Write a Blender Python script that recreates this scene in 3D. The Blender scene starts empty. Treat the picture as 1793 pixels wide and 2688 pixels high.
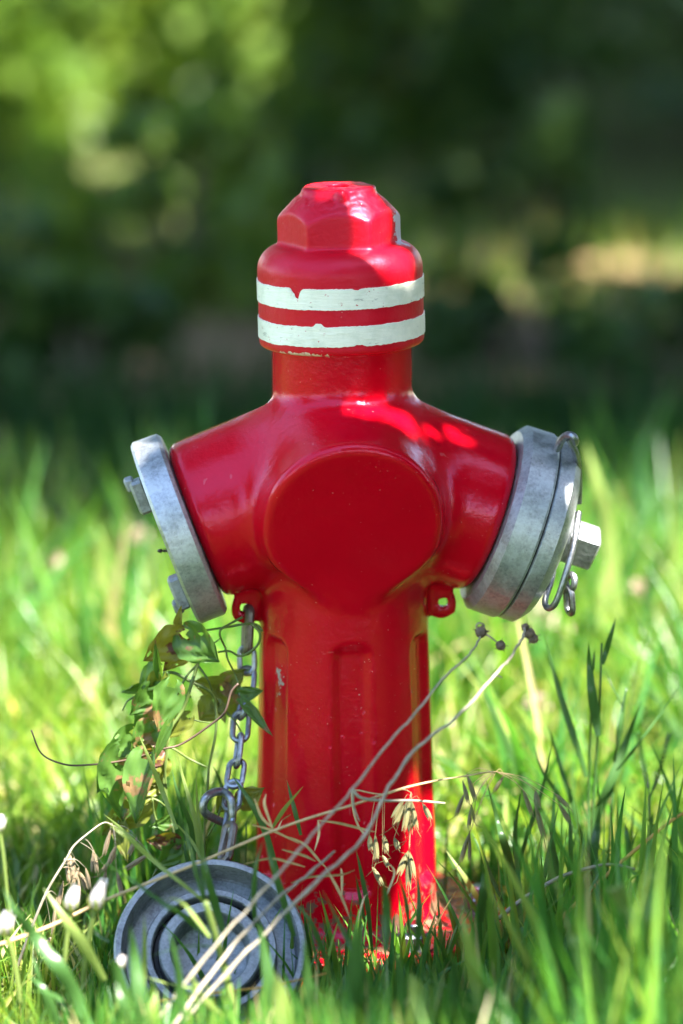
import bpy, math, random
import numpy as np
from mathutils import Vector, Matrix, noise as mnoise

random.seed(7)
rng = np.random.default_rng(11)
C = bpy.context.scene.collection
PI = math.pi
R = math.radians

# ------------------------------------------------------------------ camera
LENS = 135.0
PX = 0.888 / 2688            # metres per photo pixel in the plane of the hydrant
PITCH = R(12.3)
DIST = 3.33
Z_LOOK = 0.3935 + 0.001
cam_d = bpy.data.cameras.new('camera')
cam = bpy.data.objects.new('camera', cam_d)
C.objects.link(cam)
CX = -(910 - 896.5) * PX
CAM = Vector((CX, -DIST * math.cos(PITCH), Z_LOOK + DIST * math.sin(PITCH)))
cam.location = CAM
cam.rotation_euler = (PI / 2 - PITCH, 0, 0)
cam_d.lens = LENS
cam_d.sensor_width = 36
cam_d.clip_start = 0.05
cam_d.clip_end = 400
cam_d.dof.use_dof = True
cam_d.dof.focus_distance = 3.25
cam_d.dof.aperture_fstop = 2.1
cam_d.dof.aperture_blades = 9
bpy.context.scene.camera = cam

# ------------------------------------------------------------------ light
SUN = Vector((0.40, -0.33, 0.87)).normalized()      # towards the sun
world = bpy.data.worlds.new('World')
bpy.context.scene.world = world
world.use_nodes = True
wn = world.node_tree
bg = wn.nodes['Background']
sky = wn.nodes.new('ShaderNodeTexSky')
sky.sky_type = 'NISHITA'
sky.sun_disc = False
sky.sun_elevation = math.asin(SUN.z)
sky.sun_rotation = math.atan2(SUN.x, SUN.y)
sky.air_density = 1.0
sky.dust_density = 0.4
sky.ozone_density = 2.0
wn.links.new(sky.outputs[0], bg.inputs[0])
bg.inputs[1].default_value = 0.13
sun_d = bpy.data.lights.new('sun', 'SUN')
sun_d.energy = 5.0
sun_d.angle = R(0.5)
sun_d.color = (1.0, 0.95, 0.86)
sun = bpy.data.objects.new('sun', sun_d)
C.objects.link(sun)
sun.rotation_euler = SUN.to_track_quat('Z', 'Y').to_euler()
sc = bpy.context.scene
sc.view_settings.view_transform = 'Standard'
sc.view_settings.look = 'None'
sc.view_settings.gamma = 1
sc.view_settings.use_curve_mapping = False
sc.view_settings.exposure = 3.0
sc.render.engine = 'CYCLES'
sc.cycles.use_denoising = True
sc.cycles.max_bounces = 8
sc.cycles.sample_clamp_indirect = 8

# ------------------------------------------------------------------ helpers
F = Vector((0, math.cos(PITCH), -math.sin(PITCH)))
UP = Vector((0, math.sin(PITCH), math.cos(PITCH)))

def at(px, py, Y=0.0):
    """the point of the place that stands at depth Y on the line of sight through a photo pixel"""
    d = F + Vector((1, 0, 0)) * ((px - 896.5) * PX / DIST) + UP * ((1344 - py) * PX / DIST)
    return CAM + d * ((Y - CAM.y) / d.y)

def Z(py):
    return at(900, py, 0).z

def zoomer(x0, y0, k):
    return lambda zx, zy, Y=0.0: at(x0 + zx * k, y0 + zy * k, Y)

def link(name, me, mat=None, parent=None):
    o = bpy.data.objects.new(name, me)
    C.objects.link(o)
    if mat and not me.materials:
        me.materials.append(mat)
    if parent:
        o.parent = parent
    return o

def tag(o, label=None, cat=None, group=None, kind=None):
    if label: o['label'] = label
    if cat: o['category'] = cat
    if group: o['group'] = group
    if kind: o['kind'] = kind
    return o

def thing(name, label, cat, loc=(0, 0, 0), group=None):
    o = bpy.data.objects.new(name, None)
    o.empty_display_size = 0.05
    C.objects.link(o)
    o.location = loc
    return tag(o, label, cat, group)

def frame_from(axis):
    a = Vector(axis).normalized()
    h = Vector((0, 0, 1)) if abs(a.z) < 0.95 else Vector((1, 0, 0))
    u = h.cross(a).normalized()
    v = a.cross(u).normalized()
    return a, u, v

class MB:
    def __init__(self):
        self.v, self.f = [], []
    def tube(self, pts, r, seg=8, closed=False, caps=True):
        pts = [Vector(p) for p in pts]
        n = len(pts)
        rad = r if callable(r) else (lambda t: r)
        T = []
        for i in range(n):
            if closed: d = pts[(i + 1) % n] - pts[i - 1]
            else: d = pts[min(i + 1, n - 1)] - pts[max(i - 1, 0)]
            T.append(d.normalized())
        _, u, _ = frame_from(T[0])
        b0 = len(self.v)
        for i in range(n):
            u = (u - T[i] * u.dot(T[i])).normalized()
            w = T[i].cross(u)
            rr = rad(i / max(1, n - 1))
            for k in range(seg):
                a = 2 * PI * k / seg
                self.v.append(pts[i] + (u * math.cos(a) + w * math.sin(a)) * rr)
        m = n if closed else n - 1
        for i in range(m):
            j = (i + 1) % n
            for k in range(seg):
                l = (k + 1) % seg
                self.f.append((b0 + i * seg + k, b0 + i * seg + l, b0 + j * seg + l, b0 + j * seg + k))
        if not closed and caps:
            self.f.append(tuple(b0 + k for k in range(seg))[::-1])
            self.f.append(tuple(b0 + (n - 1) * seg + k for k in range(seg)))
        return self
    def lathe(self, prof, origin=(0, 0, 0), axis=(0, 0, 1), n=72):
        a, u, w = frame_from(axis)
        o = Vector(origin)
        b0 = len(self.v)
        for (t, r) in prof:
            for k in range(n):
                q = 2 * PI * k / n
                self.v.append(o + a * t + (u * math.cos(q) + w * math.sin(q)) * max(r, 1e-5))
        for i in range(len(prof) - 1):
            for k in range(n):
                l = (k + 1) % n
                self.f.append((b0 + i * n + k, b0 + i * n + l, b0 + (i + 1) * n + l, b0 + (i + 1) * n + k))
        return self
    def box(self, c, ax, half, bev=0.0):
        c = Vector(c)
        ax = [Vector(a).normalized() for a in ax]
        b0 = len(self.v)
        # an octagon-cut box: two inset rings give it rounded edges
        hx, hy, hz = half
        b = bev
        rings = [(-hz, b), (-hz + b, 0), (hz - b, 0), (hz, b)] if b > 0 else [(-hz, 0), (hz, 0)]
        e = b if b > 0 else 0
        def outline(ins):
            x, y = hx - ins, hy - ins
            if e == 0: return [(-x, -y), (x, -y), (x, y), (-x, y)]
            return [(-x + e, -y), (x - e, -y), (x, -y + e), (x, y - e), (x - e, y), (-x + e, y), (-x, y - e), (-x, -y + e)]
        for z, ins in rings:
            for x, y in outline(ins):
                self.v.append(c + ax[0] * x + ax[1] * y + ax[2] * z)
        m = len(outline(0))
        for i in range(len(rings) - 1):
            for k in range(m):
                l = (k + 1) % m
                self.f.append((b0 + i * m + k, b0 + i * m + l, b0 + (i + 1) * m + l, b0 + (i + 1) * m + k))
        self.f.append(tuple(b0 + k for k in range(m))[::-1])
        self.f.append(tuple(b0 + (len(rings) - 1) * m + k for k in range(m)))
        return self
    def ribbon(self, pts, width, side=None, fold=0.25, thick=0.0):
        """a leaf blade: three vertices per station, folded along the midrib"""
        pts = [Vector(p) for p in pts]
        n = len(pts)
        b0 = len(self.v)
        for i, p in enumerate(pts):
            d = (pts[min(i + 1, n - 1)] - pts[max(i - 1, 0)]).normalized()
            s = Vector(side) if side else Vector((1, 0, 0))
            s = (s - d * s.dot(d))
            if s.length < 1e-4: s = d.orthogonal()
            s.normalize()
            nn = d.cross(s)
            w = width(i / (n - 1)) / 2
            self.v += [p - s * w + nn * fold * w, p, p + s * w + nn * fold * w]
        for i in range(n - 1):
            q = b0 + i * 3
            self.f += [(q, q + 1, q + 4, q + 3), (q + 1, q + 2, q + 5, q + 4)]
        return self
    def mesh(self, name, off=None, ang=40):
        me = bpy.data.meshes.new(name)
        o = Vector(off) if off is not None else Vector((0, 0, 0))
        me.from_pydata([tuple(Vector(p) - o) for p in self.v], [], self.f)
        me.update()
        me.polygons.foreach_set('use_smooth', [True] * len(me.polygons))
        if ang: me.set_sharp_from_angle(angle=R(ang))
        return me
    def build(self, name, mat, parent=None, ang=40, off=None):
        if off is None and parent is not None:
            r = parent
            while r.parent: r = r.parent
            off = r.location.copy()
        return link(name, self.mesh(name, off, ang), mat, parent)

def smooth_path(pts, n=6):
    """Catmull-Rom through the points"""
    pts = [Vector(p) for p in pts]
    if len(pts) < 3:
        return [pts[0].lerp(pts[-1], i / n) for i in range(n + 1)]
    out = []
    P = [2 * pts[0] - pts[1]] + pts + [2 * pts[-1] - pts[-2]]
    for i in range(1, len(P) - 2):
        a, b, c, d = P[i - 1], P[i], P[i + 1], P[i + 2]
        for k in range(n):
            t = k / n
            out.append(0.5 * ((2 * b) + (c - a) * t + (2 * a - 5 * b + 4 * c - d) * t * t + (3 * b - 3 * c + d - a) * t ** 3))
    out.append(pts[-1])
    return out

def np_mesh(name, v, f, smooth=True):
    me = bpy.data.meshes.new(name)
    f = np.asarray(f, dtype=np.int32)
    k = f.shape[1]
    me.vertices.add(len(v))
    me.vertices.foreach_set('co', np.asarray(v, dtype=np.float32).ravel())
    me.loops.add(f.size)
    me.loops.foreach_set('vertex_index', f.ravel())
    me.polygons.add(len(f))
    me.polygons.foreach_set('loop_start', np.arange(0, f.size, k, dtype=np.int32))
    me.polygons.foreach_set('use_smooth', np.full(len(f), smooth))
    me.update(calc_edges=True)
    me.validate()
    return me

# ------------------------------------------------------------------ materials
def new_mat(name):
    m = bpy.data.materials.new(name)
    m.use_nodes = True
    nt = m.node_tree
    return m, nt, nt.nodes['Principled BSDF'], nt.nodes['Material Output']

def N(nt, kind, **kw):
    n = nt.nodes.new(kind)
    for k, v in kw.items():
        if k == 'op': n.operation = v
        elif k == 'blend': n.blend_type = v
        else: n.inputs[k].default_value = v
    return n

def ramp(nt, src, stops, interp='LINEAR'):
    r = nt.nodes.new('ShaderNodeValToRGB')
    r.color_ramp.interpolation = interp
    e = r.color_ramp.elements
    e[0].position, e[0].color = stops[0][0], (*stops[0][1], 1)
    e[1].position, e[1].color = stops[-1][0], (*stops[-1][1], 1)
    for p, c in stops[1:-1]:
        x = e.new(p); x.color = (*c, 1)
    nt.links.new(src, r.inputs[0])
    return r

def mixc(nt, fac, a, b):
    m = nt.nodes.new('ShaderNodeMix')
    m.data_type = 'RGBA'
    for sock, v in ((m.inputs[0], fac), (m.inputs[6], a), (m.inputs[7], b)):
        if hasattr(v, 'links') or hasattr(v, 'is_linked'): nt.links.new(v, sock)
        elif isinstance(v, (int, float)): sock.default_value = v
        else: sock.default_value = (*v, 1)
    return m.outputs[2]

def math_n(nt, op, a, b=0.0, clamp=False):
    m = nt.nodes.new('ShaderNodeMath')
    m.operation = op
    m.use_clamp = clamp
    for i, v in enumerate((a, b)):
        if hasattr(v, 'is_linked'): nt.links.new(v, m.inputs[i])
        else: m.inputs[i].default_value = v
    return m.outputs[0]

def noise_n(nt, scale, detail=4, rough=0.6, coord='Object', stretch=None):
    tc = nt.nodes.new('ShaderNodeTexCoord')
    n = nt.nodes.new('ShaderNodeTexNoise')
    n.inputs['Scale'].default_value = scale
    n.inputs['Detail'].default_value = detail
    n.inputs['Roughness'].default_value = rough
    src = tc.outputs[coord]
    if stretch:
        mp = nt.nodes.new('ShaderNodeMapping')
        mp.inputs['Scale'].default_value = stretch
        nt.links.new(src, mp.inputs[0]); src = mp.outputs[0]
    nt.links.new(src, n.inputs['Vector'])
    return n.outputs[0]

def bump(nt, bsdf, h, strength, dist):
    b = nt.nodes.new('ShaderNodeBump')
    b.inputs['Strength'].default_value = strength
    b.inputs['Distance'].default_value = dist
    nt.links.new(h, b.inputs['Height'])
    nt.links.new(b.outputs[0], bsdf.inputs['Normal'])

def spot_mask(nt, pos, rad, soft=0.5):
    """1 near an object-space point, 0 away from it (shape of one worn patch)"""
    tc = nt.nodes.new('ShaderNodeTexCoord')
    v = nt.nodes.new('ShaderNodeVectorMath'); v.operation = 'SUBTRACT'
    v.inputs[1].default_value = pos
    nt.links.new(tc.outputs['Object'], v.inputs[0])
    d = nt.nodes.new('ShaderNodeVectorMath'); d.operation = 'DIVIDE'
    d.inputs[1].default_value = rad
    nt.links.new(v.outputs[0], d.inputs[0])
    l = nt.nodes.new('ShaderNodeVectorMath'); l.operation = 'LENGTH'
    nt.links.new(d.outputs[0], l.inputs[0])
    return math_n(nt, 'SUBTRACT', 1.0, l.outputs['Value'], True)

def red_paint(name, worn, r0=0.15, r1=0.27):
    m, nt, b, _ = new_mat(name)
    big = noise_n(nt, 9, 3)
    col = mixc(nt, big, (0.41, 0.0006, 0.008), (0.49, 0.0009, 0.010))
    # dust specks and tiny chips
    sp = noise_n(nt, 420, 2, 0.5)
    area = noise_n(nt, 26, 3)
    spk = math_n(nt, 'MULTIPLY', ramp(nt, sp, [(0.735, (0, 0, 0)), (0.76, (1, 1, 1))]).outputs[0],
                 ramp(nt, area, [(0.45, (0, 0, 0)), (0.6, (1, 1, 1))]).outputs[0])
    col = mixc(nt, math_n(nt, 'MULTIPLY', spk, 0.65), col, (0.55, 0.42, 0.36))
    sc1 = ramp(nt, noise_n(nt, 95, 2, 0.5, 'Object', (1, 1, 0.10)), [(0.745, (0, 0, 0)), (0.76, (1, 1, 1))]).outputs[0]
    sc2 = ramp(nt, noise_n(nt, 120, 2, 0.5, 'Object', (0.08, 1, 1)), [(0.76, (0, 0, 0)), (0.775, (1, 1, 1))]).outputs[0]
    col = mixc(nt, math_n(nt, 'MULTIPLY', math_n(nt, 'MAXIMUM', sc1, sc2), 0.2), col, (0.55, 0.20, 0.20))
    fac = None
    for (pos, rad, scale, thr, tone) in worn:
        sm = spot_mask(nt, pos, rad)
        w = math_n(nt, 'ADD', math_n(nt, 'SUBTRACT', math_n(nt, 'MULTIPLY', noise_n(nt, scale, 5, 0.7), 2.0), 0.5), math_n(nt, 'MULTIPLY', sm, 0.8))
        w = ramp(nt, w, [(thr, (0, 0, 0)), (thr + 0.04, (1, 1, 1))]).outputs[0]
        w = math_n(nt, 'MULTIPLY', w, math_n(nt, 'MULTIPLY', sm, 6, True))
        col = mixc(nt, w, col, tone)
        fac = w if fac is None else math_n(nt, 'MAXIMUM', fac, w)
    nt.links.new(col, b.inputs['Base Color'])
    rn = ramp(nt, noise_n(nt, 60, 4), [(0.3, (r0,) * 3), (0.75, (r1,) * 3)]).outputs[0]
    if fac is not None:
        rn = math_n(nt, 'ADD', rn, math_n(nt, 'MULTIPLY', fac, 0.4))
    nt.links.new(rn, b.inputs['Roughness'])
    b.inputs['Specular IOR Level'].default_value = 0.48
    b.inputs['Specular Tint'].default_value = (1.0, 0.42, 0.66, 1)
    hh = math_n(nt, 'ADD', noise_n(nt, 240, 3, 0.6), math_n(nt, 'MULTIPLY', noise_n(nt, 34, 2), 2.5))
    bump(nt, b, hh, 0.22, 0.0014)
    return m

def cast_metal(name, tone=(0.42, 0.44, 0.46), dark=(0.24, 0.25, 0.26), rough=0.46, metal=0.75):
    m, nt, b, _ = new_mat(name)
    n1 = noise_n(nt, 55, 6, 0.7)
    n2 = noise_n(nt, 330, 3, 0.6)
    mix = math_n(nt, 'ADD', math_n(nt, 'MULTIPLY', n1, 0.65), math_n(nt, 'MULTIPLY', n2, 0.35))
    col = ramp(nt, mix, [(0.36, dark), (0.56, tone), (0.72, tuple(min(1, c * 1.2) for c in tone))]).outputs[0]
    # brownish lichen and dirt
    d = ramp(nt, noise_n(nt, 22, 5, 0.75), [(0.60, (0, 0, 0)), (0.74, (0.55,) * 3)]).outputs[0]
    col = mixc(nt, d, col, (0.17, 0.15, 0.10))
    pit = ramp(nt, noise_n(nt, 520, 2), [(0.69, (0, 0, 0)), (0.73, (1, 1, 1))]).outputs[0]
    col = mixc(nt, math_n(nt, 'MULTIPLY', pit, 0.7), col, (0.06, 0.06, 0.06))
    nt.links.new(col, b.inputs['Base Color'])
    b.inputs['Metallic'].default_value = metal
    rr = ramp(nt, n1, [(0.3, (rough - 0.1,) * 3), (0.7, (rough + 0.14,) * 3)]).outputs[0]
    nt.links.new(rr, b.inputs['Roughness'])
    bump(nt, b, math_n(nt, 'ADD', n2, n1), 0.35, 0.0008)
    return m

def plain(name, col, rough=0.5, metal=0.0, var=0.25, scale=60, spec=0.4):
    m, nt, b, _ = new_mat(name)
    c2 = tuple(c * (1 - var) for c in col)
    c3 = tuple(min(1, c * (1 + var)) for c in col)
    nt.links.new(ramp(nt, noise_n(nt, scale, 4), [(0.3, c2), (0.7, c3)]).outputs[0], b.inputs['Base Color'])
    b.inputs['Roughness'].default_value = rough
    b.inputs['Metallic'].default_value = metal
    b.inputs['Specular IOR Level'].default_value = spec
    return m

def leafy(name, stops, trans=0.45, rough=0.42, spec=0.45, tmul=(1.5, 1.45, 0.7), patches=None, scale=None):
    """leaf or blade: glossy skin in front, light that comes through from behind; colour differs from blade to blade"""
    m, nt, b, out = new_mat(name)
    geo = nt.nodes.new('ShaderNodeNewGeometry')
    src = geo.outputs['Random Per Island']
    if scale:
        src = math_n(nt, 'ADD', math_n(nt, 'MULTIPLY', src, 0.5), math_n(nt, 'MULTIPLY', noise_n(nt, scale, 3), 0.5))
    col = ramp(nt, src, stops).outputs[0]
    if patches:
        thr, tone, psc = patches
        pm = ramp(nt, noise_n(nt, psc, 5, 0.65), [(thr, (0, 0, 0)), (thr + 0.03, (1, 1, 1))]).outputs[0]
        tone_n = mixc(nt, noise_n(nt, 300, 3), tuple(c * 0.4 for c in tone), tone)
        col = mixc(nt, pm, col, tone_n)
    nt.links.new(col, b.inputs['Base Color'])
    b.inputs['Roughness'].default_value = rough
    b.inputs['Specular IOR Level'].default_value = spec
    t = nt.nodes.new('ShaderNodeBsdfTranslucent')
    mul = nt.nodes.new('ShaderNodeMix'); mul.data_type = 'RGBA'; mul.blend_type = 'MULTIPLY'
    mul.inputs[0].default_value = 1
    nt.links.new(col, mul.inputs[6]); mul.inputs[7].default_value = (*tmul, 1)
    nt.links.new(mul.outputs[2], t.inputs[0])
    ms = nt.nodes.new('ShaderNodeMixShader')
    ms.inputs[0].default_value = trans
    nt.links.new(b.outputs[0], ms.inputs[1]); nt.links.new(t.outputs[0], ms.inputs[2])
    nt.links.new(ms.outputs[0], out.inputs['Surface'])
    return m

M = {}
M['alu'] = cast_metal('cast_aluminium')
M['alu_dull'] = cast_metal('dull_cast_aluminium', (0.30, 0.31, 0.32), (0.13, 0.135, 0.14), 0.55, 0.6)
M['steel'] = cast_metal('galvanised_steel', (0.30, 0.31, 0.33), (0.15, 0.15, 0.16), 0.36, 0.9)
M['rust_steel'] = cast_metal('browned_steel', (0.20, 0.17, 0.15), (0.09, 0.075, 0.065), 0.45, 0.8)
M['rubber'] = plain('black_rubber', (0.018, 0.018, 0.02), 0.6)
M['grass'] = leafy('grass_blade', [(0.0, (0.045, 0.13, 0.018)), (0.25, (0.09, 0.19, 0.022)), (0.55, (0.14, 0.235, 0.03)), (0.80, (0.19, 0.28, 0.045)),
                                   (0.90, (0.24, 0.31, 0.06)), (0.95, (0.42, 0.38, 0.17)), (1.0, (0.50, 0.43, 0.25))], 0.5, 0.36, 0.6, tmul=(2.0, 1.8, 0.9))
M['grass_deep'] = leafy('deep_grass_blade', [(0.0, (0.04, 0.15, 0.035)), (0.5, (0.07, 0.20, 0.035)), (0.85, (0.14, 0.26, 0.03)), (0.94, (0.22, 0.28, 0.06)), (0.955, (0.36, 0.30, 0.14)),
                                             (1.0, (0.42, 0.34, 0.18))], 0.45, 0.36, 0.55, (1.7, 1.7, 0.7))
M['grass_dark'] = leafy('shade_toned_grass_blade', [(0.0, (0.012, 0.045, 0.009)), (1.0, (0.03, 0.08, 0.014))], 0.25, 0.6, 0.2)  # same grass again, with the shade under the trees put into its colour
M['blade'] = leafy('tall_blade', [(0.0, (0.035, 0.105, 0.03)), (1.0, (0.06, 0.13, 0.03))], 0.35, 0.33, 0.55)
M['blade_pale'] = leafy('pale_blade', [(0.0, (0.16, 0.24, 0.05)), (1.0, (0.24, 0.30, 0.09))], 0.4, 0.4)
M['straw'] = plain('straw', (0.47, 0.32, 0.16), 0.55, 0, 0.25, 90)
M['straw_pale'] = plain('pale_dry_stem', (0.27, 0.23, 0.17), 0.6, 0, 0.35, 120)
M['straw_orange'] = plain('orange_straw', (0.50, 0.26, 0.06), 0.5, 0, 0.25, 90)
M['oat'] = leafy('oat_husk', [(0.0, (0.17, 0.14, 0.06)), (0.5, (0.20, 0.18, 0.08)), (1.0, (0.23, 0.22, 0.12))], 0.3, 0.5, 0.3, (1.1, 1.05, 0.9))
M['oat_brown'] = leafy('brown_oat_husk', [(0.0, (0.17, 0.12, 0.07)), (1.0, (0.27, 0.21, 0.13))], 0.25, 0.5, 0.3, (1.1, 1.0, 0.8))
M['vine'] = leafy('vine_leaf', [(0.0, (0.04, 0.11, 0.02)), (0.6, (0.07, 0.15, 0.026)), (1.0, (0.12, 0.19, 0.03))], 0.42, 0.42, 0.4,
                  (2.0, 1.8, 0.6), (0.58, (0.26, 0.16, 0.07), 28), 22)
M['vine_olive'] = leafy('olive_vine_leaf', [(0.0, (0.12, 0.15, 0.02)), (1.0, (0.18, 0.20, 0.03))], 0.45, 0.45, 0.35,
                        (1.6, 1.5, 0.6), (0.58, (0.30, 0.19, 0.09), 30), 22)
M['vine_yellow'] = leafy('yellowed_vine_leaf', [(0.0, (0.16, 0.17, 0.02)), (1.0, (0.24, 0.20, 0.03))], 0.45, 0.45, 0.35,
                         (1.4, 1.3, 0.6), (0.53, (0.16, 0.06, 0.035), 36), 22)
M['vine_stem'] = plain('vine_stem', (0.09, 0.13, 0.03), 0.5, 0, 0.3, 60)
M['vine_dark'] = plain('dark_vine_stem', (0.075, 0.045, 0.03), 0.55, 0, 0.3, 60)
M['seed'] = plain('dry_seed_head', (0.11, 0.075, 0.05), 0.8, 0, 0.5, 300)
M['petal'] = leafy('white_petal', [(0.0, (0.62, 0.57, 0.56)), (1.0, (0.72, 0.67, 0.65))], 0.3, 0.6, 0.3, (1, 0.95, 0.95))
M['calyx'] = leafy('green_calyx', [(0.0, (0.20, 0.26, 0.08)), (1.0, (0.26, 0.30, 0.10))], 0.3)
M['pink'] = leafy('pale_pink_petal', [(0.0, (0.36, 0.24, 0.19)), (1.0, (0.48, 0.36, 0.29))], 0.3, 0.6, 0.3, (1, 0.95, 0.95))
M['bark'] = plain('bark', (0.12, 0.085, 0.06), 0.85, 0, 0.4, 14)
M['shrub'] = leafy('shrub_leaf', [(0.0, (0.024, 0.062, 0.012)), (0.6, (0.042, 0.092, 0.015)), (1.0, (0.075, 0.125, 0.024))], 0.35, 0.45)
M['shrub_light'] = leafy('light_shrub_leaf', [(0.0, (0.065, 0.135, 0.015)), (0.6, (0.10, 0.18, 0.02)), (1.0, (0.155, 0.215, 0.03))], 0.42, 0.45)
M['crown'] = leafy('tree_leaf', [(0.0, (0.04, 0.085, 0.018)), (1.0, (0.075, 0.125, 0.03))], 0.3, 0.5)
M['insect'] = plain('dark_insect', (0.03, 0.02, 0.015), 0.4)

# ------------------------------------------------------------------ ground
def ground_mat():
    m, nt, b, _ = new_mat('soil_and_moss')
    n = noise_n(nt, 3.5, 6, 0.65)
    n2 = noise_n(nt, 45, 5, 0.7)
    g = ramp(nt, n, [(0.3, (0.06, 0.11, 0.02)), (0.55, (0.09, 0.14, 0.03)), (0.75, (0.15, 0.14, 0.06))]).outputs[0]
    col = mixc(nt, ramp(nt, n2, [(0.42, (0, 0, 0)), (0.62, (0.7,) * 3)]).outputs[0], g, (0.13, 0.10, 0.05))
    nt.links.new(col, b.inputs['Base Color'])
    b.inputs['Roughness'].default_value = 0.95
    b.inputs['Specular IOR Level'].default_value = 0.1
    bump(nt, b, n2, 0.8, 0.02)
    return m

def bumpy_sheet(name, x0, x1, y0, y1, nx, ny, z, amp, mat):
    xs, ys = np.linspace(x0, x1, nx), np.linspace(y0, y1, ny)
    v, f = [], []
    for y in ys:
        for x in xs:
            v.append((x, y, z + amp * mnoise.noise((x * 1.7, y * 1.7, 0.3))))
    for j in range(ny - 1):
        for i in range(nx - 1):
            a = j * nx + i
            f.append((a, a + 1, a + nx + 1, a + nx))
    return tag(link(name, np_mesh(name, v, f), mat), kind='structure')

gv = [(-180, -180, -0.012), (180, -180, -0.012), (180, 180, -0.012), (-180, 180, -0.012)]
gm = np_mesh('ground', gv, [(0, 1, 2, 3)])
tag(link('ground', gm, ground_mat()), kind='structure')
md, nt_, b_, _ = new_mat('dry_earth')
n_ = noise_n(nt_, 6, 6, 0.7)
nt_.links.new(ramp(nt_, n_, [(0.3, (0.11, 0.065, 0.035)), (0.5, (0.20, 0.13, 0.07)), (0.72, (0.28, 0.215, 0.11))]).outputs[0], b_.inputs['Base Color'])
b_.inputs['Roughness'].default_value = 0.95
b_.inputs['Specular IOR Level'].default_value = 0.1
bump(nt_, b_, noise_n(nt_, 40, 5, 0.7), 0.8, 0.015)
bumpy_sheet('dirt_path', -5, 5, 2.55, 4.3, 60, 16, 0.004, 0.012, md)

# ------------------------------------------------------------------ hydrant: implicit surface -> mesh
def smin(a, b, k):
    h = np.clip(0.5 + 0.5 * (b - a) / k, 0, 1)
    return b * (1 - h) + a * h - k * h * (1 - h)
def smax(a, b, k):
    return -smin(-a, -b, k)
def sstep(e0, e1, x):
    t = np.clip((x - e0) / (e1 - e0), 0, 1)
    return t * t * (3 - 2 * t)

def surface_net(f, lo, hi, h):
    ax = [np.arange(l, u + h, h, dtype=np.float32) for l, u in zip(lo, hi)]
    nx, ny, nz = map(len, ax)
    X, Y, Zz = np.meshgrid(*ax, indexing='ij')
    val = f(X, Y, Zz)
    ins = (val < 0)
    c = np.zeros((nx - 1, ny - 1, nz - 1), np.int8)
    for i in (0, 1):
        for j in (0, 1):
            for k in (0, 1):
                c += ins[i:nx - 1 + i, j:ny - 1 + j, k:nz - 1 + k]
    act = (c > 0) & (c < 8)
    idx = -np.ones(act.shape, np.int64)
    idx[act] = np.arange(act.sum())
    I = np.argwhere(act)
    p = np.stack([ax[d][I[:, d]] + h / 2 for d in range(3)], 1).astype(np.float64)
    e = 1e-4
    for it in range(6):
        v = f(p[:, 0], p[:, 1], p[:, 2])
        g = np.stack([(f(p[:, 0] + e * (d == 0), p[:, 1] + e * (d == 1), p[:, 2] + e * (d == 2)) -
                       f(p[:, 0] - e * (d == 0), p[:, 1] - e * (d == 1), p[:, 2] - e * (d == 2))) / (2 * e) for d in range(3)], 1)
        gg = np.maximum((g * g).sum(1), 0.05)
        st = (v / gg)[:, None] * g
        ln = np.linalg.norm(st, axis=1, keepdims=True)
        p -= st * np.minimum(1, h * 0.7 / np.maximum(ln, 1e-9))
    quads = []
    for d in range(3):
        o = [a for a in range(3) if a != d]
        sl0 = [slice(None)] * 3; sl1 = [slice(None)] * 3
        sl0[d] = slice(0, -1); sl1[d] = slice(1, None)
        A, B = ins[tuple(sl0)], ins[tuple(sl1)]
        ch = np.argwhere(A != B)
        ok = np.ones(len(ch), bool)
        for a in o:
            ok &= (ch[:, a] > 0) & (ch[:, a] < ins.shape[a] - 1)
        ch = ch[ok]
        flip = A[tuple(ch.T)]
        def cell(da, db):
            q = ch.copy(); q[:, o[0]] += da; q[:, o[1]] += db
            return idx[tuple(q.T)]
        q = np.stack([cell(-1, -1), cell(0, -1), cell(0, 0), cell(-1, 0)], 1)
        if d == 1: q = q[:, ::-1]
        q[~flip] = q[~flip][:, ::-1]
        quads.append(q)
    return p, np.concatenate(quads)

ZF = 0.032                                   # top of the foot flange
ZC = Z(1222)                                 # where the outlets' axes meet
Z_RIM = Z(897)
TILT = R(20.0)
OUT_L = 0.137
OUT_R = 0.0705
BOSS_R = 0.0715
z1650, z2300 = Z(1650), Z(2300)

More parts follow.
